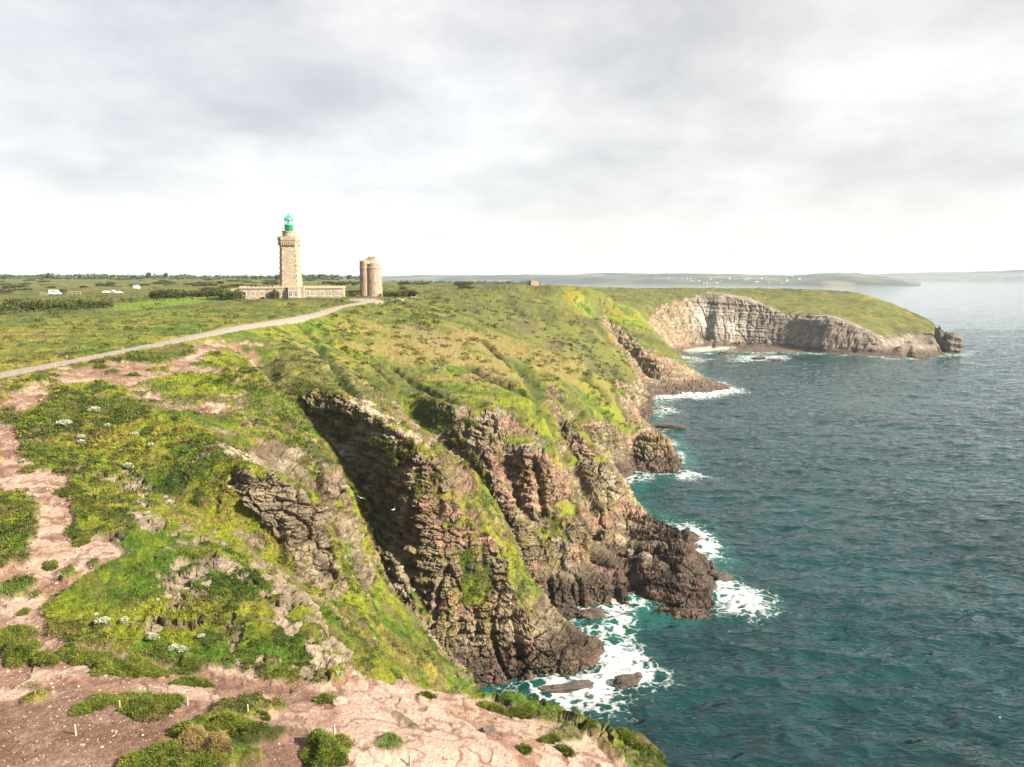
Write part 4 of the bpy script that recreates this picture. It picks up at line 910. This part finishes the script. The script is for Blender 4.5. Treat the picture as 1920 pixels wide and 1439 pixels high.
for i, (p_, d_) in enumerate(seg):
    s_ = 1 if i % 3 else -1
    q = p_ + np.array((d_[1], -d_[0])) * 2.6 * s_
    put('road_post', pme, (q[0], q[1], gz(*q)), (1.0, 1.0, 1.1), 0, 'small pale marker post at the edge of the road to the lighthouse', 'post', 'marker posts along the road')
# ------------------------------------------------------------------ tussocks and flowering clumps of the near ground
def tussock(px, py, wpx, hpx, label, seed, c1=(0.045, 0.070, 0.008), c2=(0.150, 0.150, 0.018), name='grass_tussock', cat='tussock', group=None, depth=0.75, blade=0.135):
    p_ = spot(px, py); d = math.hypot(p_.x, p_.y); m_px = d / F * 1.12
    w_, h_ = wpx * m_px, max(hpx * m_px * 0.42, .25)
    rng = np.random.default_rng(seed); n = int(min(4200, 420 + wpx * max(hpx, 20) * .9))
    a = rng.uniform(0, 2 * PI, n); r = np.sqrt(rng.uniform(0, 1, n))
    lob = 1 + .42 * np.sin(a * 2 + seed) + .16 * np.sin(a * 5 + seed * 2)
    x_, y_ = np.cos(a) * r * lob * w_ / 2, np.sin(a) * r * lob * w_ / 2 * depth
    dome = np.sqrt(np.clip(1 - r ** 2, 0, 1)) * (.35 + 1.2 * vnoise(x_ / w_ * 5, y_ / w_ * 5, x_ * 0, seed))
    z_ = dome * h_
    gzs = np.array([gz(p_.x + u, p_.y + v) for u, v in zip(x_, y_)]) - p_.z
    P = np.stack([x_, y_, z_ + gzs], 1); up = np.stack([x_ / w_ * 1.5, y_ / w_ * 1.5, .35 + 0 * x_], 1)
    T = blades(P, np.full(n, blade) * rng.uniform(.6, 1.4, n), up, .42, rng, 7, .11)
    mv = np.clip(vnoise(T[:, 0, 0] * 2.2, T[:, 0, 1] * 2.2, T[:, 0, 2] * 2.2, seed + 3) * 1.3 - .2 + rng.normal(0, .16, len(T)), 0, 1)[:, None]
    tint = np.array(c1) * (1 - mv) + np.array(c2) * mv
    dry = (rng.uniform(0, 1, len(T)) < .18)[:, None]; tint = np.where(dry, np.array((.17, .125, .045)) * rng.uniform(.6, 1.1, (len(T), 1)), tint)
    # the solid heart of the tuft
    q = 14; cr = [[(math.cos(2 * PI * i / q) * k_ * w_ / 2 * .86, math.sin(2 * PI * i / q) * k_ * w_ / 2 * depth * .86) for i in range(q)] for k_ in (1, .75, .45, .1)]
    zs = (-.5, .25, .5, .6); hv = []
    for ring, zz in zip(cr, zs):
        hv.append([(u * (1 + .2 * math.sin(3 * i + seed)), v * (1 + .2 * math.sin(3 * i + seed)), gz(p_.x + u, p_.y + v) - p_.z + zz * h_) for i, (u, v) in enumerate(ring)])
    tr = []
    for a_, b_ in zip(hv[:-1], hv[1:]):
        for i in range(q):
            j = (i + 1) % q; tr += [(a_[i], a_[j], b_[j]), (a_[i], b_[j], b_[i])]
    tr = np.array(tr); T = np.concatenate([T, tr]); tint = np.concatenate([tint, np.tile(np.array(c1) * 1.1, (len(tr), 1))])
    return put(name, tri_mesh(name, T, tint), p_, label=label, cat=cat, group=group)
TL = [((612,1412),100,62,'round grass tussock with dry golden left side near the bottom centre'), ((288,1428),100,34,'low wide grass tussock at the bottom edge, darker green'),
      ((370,1436),70,22,'small grass tussock at the bottom edge between larger ones'), ((415,1372),110,52,'largest green tussock right of the brown gravel hollow'), ((370,1398),95,50,'tawny dead grass tussock below the largest green one'),
      ((265,1325),95,24,'long dark tussock beside two short posts'), ((312,1322),60,24,'rounded right half of the long dark tussock'), ((178,1322),62,14,'flat faint grass patch left of the long dark tussock'),
      ((236,1255),70,36,'bushy dark tussock on the near edge of the gravel path'), ((265,1262),60,24,'ragged tussock trailing right of the bushy path edge one'), ((160,1237),80,22,'low yellowish grass strip at the near path edge'), ((82,1240),44,24,'small bright round tussock at the path bend on the left'), ((40,1228),60,36,'dark tussock left of the small bright round one'), ((10,1205),70,34,'broad grass tussock cut by the left edge of the view'),
      ((345,1258),40,20,'small tussock on stones at the middle of the gravel path'), ((362,1284),44,18,'small dark tussock just below the path stones'), ((132,1219),14,8,'tiny dark tuft on the gravel path'), ((497,1348),12,9,'tiny dark tuft on the pink slab'),
      ((95,1063),24,10,'small bright tuft on the pink footpath'), ((46,1150),14,9,'tiny tuft where the footpath turns'), ((610,1315),30,12,'little tuft on pale rock left of the open slab'), ((800,1308),24,12,'green tuft in a crack at the top of the pale slab'),
      ((185,960),34,16,'tuft on the footpath edge beside pale stones'), ((130,925),34,22,'dark tuft at the inner bend of the left footpath'), ((160,935),26,12,'small tuft on pink stone right of the footpath bend'), ((155,1015),30,12,'long low tuft on the right of the footpath'),
      ((190,690),18,10,'small dark tussock on bare soil below the road'), ((72,712),22,14,'rounded dark tussock near the road at far left'), ((250,705),16,8,'little tussock on the bare upper ground'), ((120,727),12,6,'tiny tussock on the upper soil near the left'),
      ((1245,1428),40,16,'shaggy tussock on the last ledge above the sea'), ((1180,1385),44,16,'tussock on the rim of the cliff at lower right'), ((1100,1362),46,16,'green tussock along the seaward rim'), ((1030,1390),30,14,'small round tussock on the stony slope near the rim'), ((975,1340),44,18,'dark tussock above the seaward slope'), ((925,1330),40,16,'tussock on brown soil near the cliff lip'), ((900,1300),50,14,'low green tussock crowning the cliff lip'), ((1060,1410),30,12,'small tussock on brown soil at lower right'), ((985,1408),24,12,'round green tussock beside the big pale slab')]
for i, (p_, w_, h_, lb_) in enumerate(TL):
    dry = i in (4,); tussock(p_[0], p_[1], w_, h_, lb_, 300 + i, *(((.10, .07, .025), (.20, .15, .06)) if dry else ((0.028, 0.056, 0.005), (0.095, 0.120, 0.010))), group='grass tussocks on the near ground')
FL = [(121,798,26),(152,822,16),(153,832,18),(177,772,22),(202,801,16),(252,816,15),(283,837,16),(240,877,22),(317,945,18),(43,867,14),(192,1168,26),(233,1166,20),(287,1198,24),(325,1217,22),(342,1222,24),(377,1195,16),(445,1240,14),(635,1267,20),(310,935,12),(595,887,14),(700,1200,12),(650,1020,14),(655,1045,14),(640,1035,12),(760,1240,12),(275,965,14)]
fl_me = None
rng = np.random.default_rng(8)
n = 260; a = rng.uniform(0, 2 * PI, n); r = np.sqrt(rng.uniform(0, 1, n)); P = np.stack([np.cos(a) * r * .5, np.sin(a) * r * .5, np.sqrt(1 - r * r * .9) * .38], 1)
T = blades(P, np.full(n, .12), P * 1.2 + (0, 0, .3), .6, rng, 2, .5); wv_ = rng.uniform(0, 1, (n * 2, 1))
fl_me = tri_mesh('flower_clump', T, np.where(wv_ < .42, np.array((.40, .40, .33)), np.array((.16, .20, .11))) * rng.uniform(.75, 1.1, (n * 2, 1)))
where = {0: 'largest white flower clump, high on the left turf', 10: 'white flower clump low on the near grass bank, left one of the pair', 11: 'white flower clump low on the near grass bank, right one of the pair', 13: 'white flower clump with a pale twin just above the gravel path', 17: 'white flower clump at the right end of the near grass rim', 8: 'white flower clump low in the bright grass hollow'}
for i, (px, py, s_) in enumerate(FL):
    p_ = spot(px, py); k = s_ * math.hypot(p_.x, p_.y) / F * .9
    put('flower_clump', fl_me, p_, (k, k * .8, k * .9), i * 1.3, where.get(i, 'small white flowering clump dotted in the green turf of the near slope'), 'flower clump', 'white flower clumps on the near slope')

# ------------------------------------------------------------------ turf: short blades over the grown ground (a mass)
X, Y, Z = GX, GY, GZ
veg = (1 - np.clip(bareT, 0, 1)) * (1 - np.clip(rock, 0, 1) * .97) * (1 - road) * (roadd > 2.4)
PT = np.stack([X, Y, Z], -1).reshape(-1, 3); vg = (veg * (dist < 150) * (Z > 2) * (Y > 30) * (np.abs(uu)[:, None] < .80)).reshape(-1)
cand = np.flatnonzero(vg > .55); rng = np.random.default_rng(21)
sel = rng.choice(cand, min(70000, len(cand)), replace=False)
Pp = PT[sel].astype(float); dd = np.hypot(Pp[:, 0], Pp[:, 1])
cw = fbm(Pp[:, 0], Pp[:, 1], Pp[:, 2], 2.2, 2, 131)
size = np.clip(dd * .0026, .10, .34) * (.45 + 1.2 * cw)
nrm = np.stack([nx, ny, nz], -1).reshape(-1, 3)[sel]
T = blades(Pp, size, nrm * .7 + (0, 0, .4), .65, rng, 6, .13)
tc_ = np.repeat(colr.reshape(-1, 3)[sel], 6, 0) * 1.12 * rng.uniform(.6, 1.4, (len(sel) * 6, 1)) * np.array((1, 1, .9))
turf = put('turf_grass', tri_mesh('turf_grass', T, tc_), (0, 0, 0)); turf['kind'] = 'stuff'

# heather and gorse too thick to count
meadow = soft(area((-60,612),(180,584),(300,566),(390,558),(450,562),(640,562),(600,584),(450,606),(300,640),(150,672),(-60,712)), 4, 6)
rng = np.random.default_rng(77); hv = (veg * (dist > 45) * (dist < 430) * (Z > 5) * (np.abs(uu)[:, None] < .8) * (roadd > 4) * (1 - .75 * meadow * (vnoise(X * .9, Y * .9, Z * 0, 153) > .3)) * (fbm(X, Y, Z, 11, 3, 151) * .6 + fbm(X, Y, Z, 3, 2, 152) * .4 > .505)).reshape(-1)
cd = np.flatnonzero(hv > .5); sl2 = rng.choice(cd, min(5600, len(cd)), replace=False)
Pc = PT[sl2].astype(float); dc = np.hypot(Pc[:, 0], Pc[:, 1]); rc = np.clip(dc * .0045, .22, 1.3) * rng.uniform(.5, 1.5, len(sl2)); k_ = 22
off_ = rng.normal(0, 1, (len(sl2), k_, 3)); off_ /= np.linalg.norm(off_, axis=2)[..., None]; off_[..., 2] = np.abs(off_[..., 2]) * .55
off_ *= rng.uniform(.5, 1, (len(sl2), k_, 1))
Pb = (Pc[:, None] + off_ * rc[:, None, None]).reshape(-1, 3)
T = blades(Pb, np.repeat(rc * .36, k_), off_.reshape(-1, 3) * .7 + (0, 0, .45), .5, rng, 2, .30)
pal = np.array(((.020, .034, .006), (.042, .052, .009), (.075, .066, .020), (.105, .085, .020), (.055, .085, .008)))
ci = rng.choice(5, len(sl2), p=(.30, .28, .16, .10, .16)); far_ = np.clip((dc - 120) / 200, 0, .6)[:, None]; pc = pal[ci] * (1 - far_) + colr.reshape(-1, 3)[sl2] * .8 * far_
tn = np.repeat(np.repeat(pc, k_, 0), 2, 0) * rng.uniform(.55, 1.5, (len(T), 1))
put('heath_scrub', tri_mesh('heath_scrub', T, tn), (0, 0, 0))['kind'] = 'stuff'

# ------------------------------------------------------------------ loose stones (a mass) and rocks that can be told apart
def rock_mesh(name, seed, sub=4, strata=True, amp=.28):
    bm = bmesh.new(); bmesh.ops.create_icosphere(bm, subdivisions=sub, radius=1.0)
    co = np.array([v.co[:] for v in bm.verts])
    q = np.sign(co) * np.abs(co) ** .72                    # squarish block
    x_, y_, z_ = q.T
    d = (fbm(x_ + seed * 7, y_, z_, .8, 3, seed) - .5) * amp * 2.4 + (fbm(x_ + seed * 3, y_, z_, .25, 2, seed + 1) - .5) * amp * .8
    if strata:
        s_ = z_ + .15 * x_ + (fbm(x_, y_, z_, .7, 2, seed + 2) - .5) * .3; k_ = np.floor(s_ / .24).astype(np.int64).astype(np.uint32); d = d + (_h(k_, k_ * 0, k_ * 0, seed) - .5) * .22
    q = q * (1 + d)[:, None]
    for v, c in zip(bm.verts, q): v.co = c
    me = bpy.data.meshes.new(name); bm.to_mesh(me); bm.free(); return me
def rockmat(name, c1, c2):
    m, nt, bs = mat(name); p = N(nt, 'ShaderNodeNewGeometry').outputs['Position']
    f = noise_node(nt, .8, 7, .7, p); nt.links.new(mixcol(nt, ramp(nt, f, .35, .65), c1, c2), bs.inputs['Base Color']); bs.inputs['Roughness'].default_value = .85
    mp_ = N(nt, 'ShaderNodeMapping'); mp_.inputs['Scale'].default_value = (.5, .5, 2.5); nt.links.new(p, mp_.inputs['Vector'])
    nt.links.new(bumpn(nt, noise_node(nt, 1.2, 8, .75, mp_.outputs[0]), 1, .5), bs.inputs['Normal']); return m
M_wet = rockmat('wet_dark_rock', (.022, .018, .014), (.075, .055, .042)); M_drk = rockmat('brown_rock', (.075, .055, .038), (.17, .135, .095)); M_stk = rockmat('dark_stack_rock', (.045, .036, .027), (.115, .095, .07)); M_pl = rockmat('pale_stone', (.19, .15, .11), (.33, .28, .22))
def rock_thing(name, pts, dims, rz, m, label, seed, cat='rock', z=None, sub=4):
    me = rock_mesh(name, seed, sub); me.materials.append(m)
    p_ = spot(*pts); zz = p_.z if z is None else z
    return put(name, me, (p_.x, p_.y, zz), dims, rz, label, cat)
rock_thing('sea_rock', (1356,1090), (1.9,1.2,1.3), .2, M_wet, 'rounded dark rock in foam off the tip of the wide rock platform', 1, z=.3)
rock_thing('sea_rock', (1172,1282), (1.9,1.1,1.0), .3, M_wet, 'dark twin topped rock in the largest patch of white foam', 2, z=.3)
rock_thing('sea_rock', (1195,1274), (.9,.7,.9), .8, M_wet, 'small dark rock just right of the twin topped one in the foam', 12, z=.2)
rock_thing('sea_rock', (1065,1290), (4.2,.9,.8), .25, M_wet, 'long low reef half drowned in foam under the nearest cliff', 3, z=.0)
rock_thing('sea_rock', (1245,803), (8.5,2.0,1.6), -.15, M_wet, 'long flat dark reef off the middle cliffs', 4, z=.4)
rock_thing('sea_rock', (1230,770), (4.0,1.8,1.2), .2, M_wet, 'small dark reef among breakers above the long flat one', 5, z=.2)
rock_thing('sea_rock', (1424,674), (5.0,2.0,1.8), 0, M_wet, 'tiny dark rock among the breakers of the far cove', 6, z=.3)
rock_thing('sea_rock', (1452,677), (6.0,2.0,1.6), 0, M_wet, 'tiny dark rock right of the breakers in the far cove', 7, z=.2)
rock_thing('sea_rock', (1365,665), (8.0,4.0,2.4), .3, M_wet, 'dark skerry at the end of the pale cove beach', 8, z=.3)
rock_thing('boulder', (1210,1052), (1.55,1.3,1.5), .35, M_drk, 'square brown boulder alone on the wide rock platform', 9)
rock_thing('boulder', (1180,1040), (.9,.8,1.2), .9, M_drk, 'reddish upright boulder at the foot of the cliff by the platform', 10)
rock_thing('boulder', (1110,1160), (2.6,1.6,1.3), .2, M_wet, 'dark hump of rock in the inlet between the two points', 11, z=.5)
rock_thing('boulder', (1148,1130), (.8,.6,.7), .2, M_pl, 'small pale block at the water in the inlet', 14)
rock_thing('boulder', (637,1318), (.5,.4,.3), .4, M_pl, 'pale loose boulder on the pink slab near a grass tuft', 15)
rock_thing('boulder', (915,1375), (.45,.4,.4), .4, M_drk, 'brown loose boulder at the right of the pale slab', 16)
x_, y_, _ = H(1783, 632, 0)
me = rock_mesh('sea_stack', 31, 5); me.materials.append(M_stk); put('sea_stack', me, (x_ - 0.8, y_, 6.0), (7.2, 6.5, 9.8), .2, 'square topped sea stack at the seaward end of the far headland', 'sea stack')
x_, y_, _ = H(1761, 634, 0)
me = rock_mesh('rock_pinnacle', 33, 5); me.materials.append(M_stk); put('rock_pinnacle', me, (x_ - 1.4, y_, 8.5), (2.6, 3.6, 13.5), .1, 'tall thin rock pinnacle between the far headland and its sea stack', 'pinnacle')
# scattered stones
rng = np.random.default_rng(31); bmr = [rock_mesh('stone', 60 + k, 1, False, .3) for k in range(4)]
sv = [np.array([v.co[:] for v in m_.vertices]) for m_ in bmr]; sf = [np.array([p.vertices[:] for p in m_.polygons]) for m_ in bmr]
bare_c = np.flatnonzero(((bareT > .6) * (dist < 140) * (Y > 30)).reshape(-1)); slope_c = np.flatnonzero(((veg > .5) * (fbm(X, Y, Z, 16, 2, 141) > .56) * (dist > 60) * (dist < 330) * (Z > 8) * (roadd > 25) * (np.abs(X) > -1) * (X > -60)).reshape(-1))
allv, allf, off = [], [], 0
for cnd, num, sz in ((bare_c, 6000, .0011), (slope_c, 260, .0016)):
    for i in rng.choice(cnd, num, replace=False):
        k = rng.integers(4); p_ = PT[i]; d_ = math.hypot(p_[0], p_[1]); s_ = min(d_ * sz, .11) * (rng.uniform(.25, 1.0) + 1.6 * rng.uniform(0, 1) ** 9)
        a = rng.uniform(0, 6.28); Rm = np.array(((math.cos(a), -math.sin(a), 0), (math.sin(a), math.cos(a), 0), (0, 0, 1)))
        allv.append((sv[k] * (s_, s_ * .8, s_ * .55)) @ Rm.T + p_ + (0, 0, s_ * .1)); allf.append(sf[k] + off); off += len(sv[k])
vv = np.concatenate(allv); ff = np.concatenate(allf)
st = tri_mesh('scattered_stones', vv[ff], np.repeat(rng.uniform(.35, 1.35, (len(allv), 1)), len(sf[0]), 0) * np.array((.21, .165, .13)))
put('scattered_stones', st, (0, 0, 0))['kind'] = 'stuff'

# ------------------------------------------------------------------ gulls and a ship
M_gull = plain('white_feathers', (.8, .8, .78), .8, .05); M_gullw = plain('grey_feathers', (.55, .56, .57), .8, .05)
def gull(px, py, Y, rz, bank, label):
    x_, y_, z_ = V(px, py, Y); o = empty('gull', (x_, y_, z_), rz, label, 'bird'); o.rotation_euler = (bank, 0.1, rz)
    rings = []
    for t, r in ((-.30, .01), (-.22, .05), (-.05, .085), (.1, .08), (.2, .055), (.26, .06), (.31, .035), (.36, .008)):
        rings.append([(t, r * math.cos(k * PI / 5), r * .9 * math.sin(k * PI / 5) + (.02 if t > .2 else 0)) for k in range(10)])
    MB().loft(rings).build('body', M_gull, o, True)
    MB().add([(-.3, 0, .0), (-.47, -.09, 0), (-.49, 0, .0), (-.47, .09, 0), (-.3, 0, -.02)], [(0, 1, 2), (0, 2, 3), (4, 2, 1), (4, 3, 2)]).build('tail', M_gull, o)
    for s_ in (-1, 1):
        w_ = [(.12, .06, .03), (.17, .32, .14), (.02, .72, .10), (-.05, .70, .10), (-.02, .32, .13), (-.1, .06, .03)]
        up = [(a, b * s_, c) for a, b, c in w_]; dn = [(a, b * s_, c - .018) for a, b, c in w_]
        MB().add(up + dn, [(0, 1, 4, 5), (1, 2, 3, 4), (11, 10, 7, 6), (10, 9, 8, 7)] + [(i, i + 6, (i + 1) % 6 + 6, (i + 1) % 6) for i in range(6)]).build('wing', M_gullw, o)
    return o
gull(676, 934, 100.5, 2.2, .5, 'white gull gliding in the dark cleft, higher of two'); gull(737, 956, 106, .7, -.5, 'white gull gliding across the dark cliff face, lower of two')
x_, y_, _ = S(1835, 531.0)
sh_ = empty('ship', (x_, y_, 0), 2.6, 'tiny distant ship on the pale sea at the right horizon', 'ship')
n_ = [(-14, -3), (10, -3), (15, 0), (10, 3), (-14, 3)]
MB().loft([[(a * .92, b * .8, -.5) for a, b in n_], [(a, b, 3.5) for a, b in n_]]).build('hull', M_dark, sh_)
MB().box(-7, 0, 3.5, 9, 5, 4).box(-8, 0, 7.5, 5, 4, 2.5).build('cabin', M_white, sh_); MB().box(5, 0, 3.5, .6, .6, 8).build('mast', M_dark, sh_)

# ------------------------------------------------------------------ the far side of the bay
def hills(name, pts, depth, seed, n=260, m_=26):
    # pts: (px, shoreline Y, crest z)
    px = np.linspace(pts[0][0], pts[-1][0], n); ys = np.interp(px, [p[0] for p in pts], [p[1] for p in pts]); zt = np.interp(px, [p[0] for p in pts], [p[2] for p in pts])
    t = np.linspace(0, 1, m_)[None]; YY = ys[:, None] + depth * t; XX = ((px - CX) / F / .99)[:, None] * YY
    nn = fbm(XX, YY, XX * 0, 420, 4, seed)
    prof = np.clip(np.sin(np.clip(t, 0, 1) * PI * .62), 0, 1) ** .7
    ZZ = zt[:, None] * prof * (.72 + .56 * nn) + (fbm(XX, YY, XX * 0, 90, 2, seed + 3) - .5) * 9 * prof - 2 + 5 * sst(0, .02, t)
    o_n = fbm(XX, YY, XX * 0, 160, 3, seed + 9); c = mixc(col(.10, .12, .035) * np.ones(XX.shape + (1,), np.float32), col(.035, .05, .022), sst(.46, .54, o_n)); c = mixc(c, col(.22, .19, .10), sst(.60, .68, fbm(XX, YY, XX * 0, 230, 3, seed + 5)))
    c = mixc(c, col(.20, .155, .11), sst(.03, .01, t + 0 * XX)) * .42
    o = mesh_grid(name, XX, YY, ZZ, None, cols=(('tint', c),)); o['kind'] = 'structure'; o.data.materials.append(M_hill); return o, XX, YY, ZZ
M_hill, nt, bs = mat('far_hills'); nt.links.new(N(nt, 'ShaderNodeAttribute', attribute_name='tint').outputs['Color'], bs.inputs['Base Color']); bs.inputs['Roughness'].default_value = .95; bs.inputs['Specular IOR Level'].default_value = .1
h1 = hills('far_hills', [(380,5600,58), (700,5600,62), (900,5600,70), (1100,5400,78), (1250,5300,74), (1400,5200,66), (1470,5000,64), (1530,4700,80), (1590,4700,84), (1650,4700,52), (1695,4750,16), (1712,4800,2)], 1700, 500)
h2 = hills('far_coast', [(1560,8800,70), (1660,8600,95), (1760,8600,105), (1850,8400,120), (1925,8200,150), (2300,8000,160)], 2500, 520)
M_roof = plain('slate_roof', (.14, .13, .13), .8)
def cottage():
    w_ = MB().box(0, 0, -1, 15, 9, 6.5); return w_
cw_ = cottage().build('house', M_white); C.objects.unlink(cw_)
rf_ = MB().add([(-7.7, -4.9, 5.5), (7.7, -4.9, 5.5), (7.7, 4.9, 5.5), (-7.7, 4.9, 5.5), (-7.7, 0, 9.6), (7.7, 0, 9.6)], [(0, 1, 5, 4), (2, 3, 4, 5), (0, 4, 3), (1, 2, 5), (3, 2, 1, 0)]).build('roof', M_roof); C.objects.unlink(rf_)
R = random.Random(12); o_, XX, YY, ZZ = h1
for k in range(46):
    px = R.choice((R.gauss(1330, 70), R.gauss(1420, 60), R.uniform(1180, 1500))); i = int(np.clip((px - 380) / (1712 - 380) * 259, 0, 258)); j = R.randrange(1, 9)
    hh = empty('house', (XX[i, j] + R.uniform(-20, 20), YY[i, j], ZZ[i, j]), R.uniform(-.6, .6), 'white house of the small town across the bay', 'house', 'white houses across the bay')
    s_ = R.uniform(.5, .95); hh.scale = (s_, s_, s_)
    for src, nm in ((cw_, 'walls'), (rf_, 'roof')):
        c_ = src.copy(); c_.name = nm; C.objects.link(c_); c_.parent = hh
# ------------------------------------------------------------------ the air
hz = MB().box(0, 22500, -16, 150000, 49000, 16 + 100); m_haze = bpy.data.materials.new('haze'); m_haze.use_nodes = True; nt = m_haze.node_tree; nt.nodes.remove(nt.nodes['Principled BSDF'])
pv = N(nt, 'ShaderNodeVolumePrincipled'); pv.inputs['Color'].default_value = (.70, .84, 1.0, 1); pv.inputs['Density'].default_value = 0.5 / 9500; pv.inputs['Anisotropy'].default_value = 0.0
nt.links.new(pv.outputs[0], nt.nodes['Material Output'].inputs['Volume'])
ho = hz.build('haze', m_haze); ho['kind'] = 'stuff'

# ------------------------------------------------------------------ sky, sun, camera
SUN_EL, SUN_AZ = math.radians(33), math.radians(112)     # azimuth clockwise from straight ahead (+Y): right and a little behind
sd = Vector((math.sin(SUN_AZ) * math.cos(SUN_EL), math.cos(SUN_AZ) * math.cos(SUN_EL), math.sin(SUN_EL)))
w = bpy.data.worlds.new('World'); sc.world = w; w.use_nodes = True; nt = w.node_tree
bg = nt.nodes['Background']
sky = N(nt, 'ShaderNodeTexSky', sky_type='NISHITA', sun_disc=False, sun_elevation=SUN_EL, sun_rotation=SUN_AZ)
tc = N(nt, 'ShaderNodeTexCoord').outputs['Generated']
sx = N(nt, 'ShaderNodeSeparateXYZ'); nt.links.new(tc, sx.inputs[0])
el = mathn(nt, 'MAXIMUM', sx.outputs['Z'], 0.0)
den = mathn(nt, 'ADD', el, 0.24)
cv = N(nt, 'ShaderNodeCombineXYZ')
nt.links.new(mathn(nt, 'DIVIDE', sx.outputs['X'], den), cv.inputs[0]); nt.links.new(mathn(nt, 'DIVIDE', sx.outputs['Y'], den), cv.inputs[1]); cv.inputs[2].default_value = 3.3
nA = noise_node(nt, 1.1, 6, 0.55, cv.outputs[0]); nB = noise_node(nt, 3.0, 7, 0.6, cv.outputs[0])
wn = N(nt, 'ShaderNodeTexNoise'); wn.inputs['Scale'].default_value = 5.0; wn.inputs['Detail'].default_value = 5; wn.inputs['Roughness'].default_value = .6; nt.links.new(tc, wn.inputs['Vector'])
wp = N(nt, 'ShaderNodeVectorMath', operation='MULTIPLY_ADD'); nt.links.new(wn.outputs['Color'], wp.inputs[0]); wp.inputs[1].default_value = (.22, .22, .16); nt.links.new(tc, wp.inputs[2])
sc_ = N(nt, 'ShaderNodeVectorMath', operation='MULTIPLY'); sc_.inputs[1].default_value = (1, 1, 2.2); nt.links.new(wp.outputs[0], sc_.inputs[0])
def blob(px, py, rad, amt):                                # a bank of cloud in a known direction
    v = (py - CY) / F; d = Vector(((px - CX) / F, cp - sp * v, -(sp + cp * v))).normalized()
    dp = N(nt, 'ShaderNodeVectorMath', operation='DISTANCE')
    nt.links.new(sc_.outputs[0], dp.inputs[0]); dp.inputs[1].default_value = (d.x + .11, d.y + .11, (d.z + .08) * 2.2)
    n = N(nt, 'ShaderNodeMapRange', interpolation_type='SMOOTHSTEP'); n.inputs['From Min'].default_value = 0; n.inputs['From Max'].default_value = rad * 1.25
    n.inputs['To Min'].default_value = amt; n.inputs['To Max'].default_value = 0; nt.links.new(dp.outputs['Value'], n.inputs['Value']); return n.outputs['Result']
tot = mathn(nt, 'ADD', mathn(nt, 'MULTIPLY', mathn(nt, 'SUBTRACT', nA, 0.5), 1.5), mathn(nt, 'MULTIPLY', mathn(nt, 'SUBTRACT', nB, 0.5), 1.35))
for b_ in ((200,190,0.36,.62), (640,150,0.22,.55), (330,90,.25,.2), (1090,50,0.22,.55), (1350,120,0.20,.55), (1000,300,0.28,.24), (1260,345,0.22,.28), (1720,285,0.16,.35), (1800,20,.2,.3),
           (470,130,.10,-.35), (1610,110,.17,-.4), (250,400,.32,-.35), (830,180,.10,-.12)):
    tot = mathn(nt, 'ADD', tot, blob(*b_))
grey = ramp(nt, tot, -0.12, 0.80)
grey = mathn(nt, 'MULTIPLY', grey, ramp(nt, el, 0.0, 0.11, 0.12, 1.0))
CL = 2.30
warm = ramp(nt, noise_node(nt, 1.3, 3, .5, tc), .42, .6)
lightc = mixcol(nt, warm, (0.985 * CL, 0.995 * CL, 1.0 * CL), (1.02 * CL, 0.99 * CL, 0.94 * CL)); darkc = mixcol(nt, ramp(nt, sx.outputs['X'], -.1, .35), (0.635 * CL, 0.635 * CL, 0.652 * CL), (0.675 * CL, 0.66 * CL, 0.63 * CL))
cloud = mixcol(nt, grey, lightc, darkc)
nt.links.new(mixcol(nt, 0.93, sky.outputs[0], cloud), bg.inputs['Color'])
bg.inputs['Strength'].default_value = 0.10
sl_ = bpy.data.lights.new('sun', 'SUN'); sl_.energy = 5.0; sl_.angle = math.radians(4); sl_.color = (1.0, 0.89, 0.72)
so = bpy.data.objects.new('sun', sl_); C.objects.link(so); so.rotation_euler = sd.to_track_quat('Z', 'Y').to_euler()
cam = bpy.data.cameras.new('camera'); co_ = bpy.data.objects.new('camera', cam); C.objects.link(co_)
cam.sensor_width = 36; cam.lens = 36 * F / 1920; cam.clip_start = 0.5; cam.clip_end = 120000
co_.location = (0, 0, CAMH); co_.rotation_euler = (PI / 2 - PITCH, 0, 0)
sc.camera = co_
sc.view_settings.view_transform = 'Standard'; sc.view_settings.look = 'None'; sc.view_settings.gamma = 1; sc.view_settings.exposure = 2.1
sc.render.engine = 'CYCLES'
sc.cycles.use_denoising = True; sc.cycles.sample_clamp_direct = 0.3
sc.cycles.max_bounces = 5; sc.cycles.diffuse_bounces = 2; sc.cycles.glossy_bounces = 2; sc.cycles.transmission_bounces = 3; sc.cycles.volume_bounces = 0
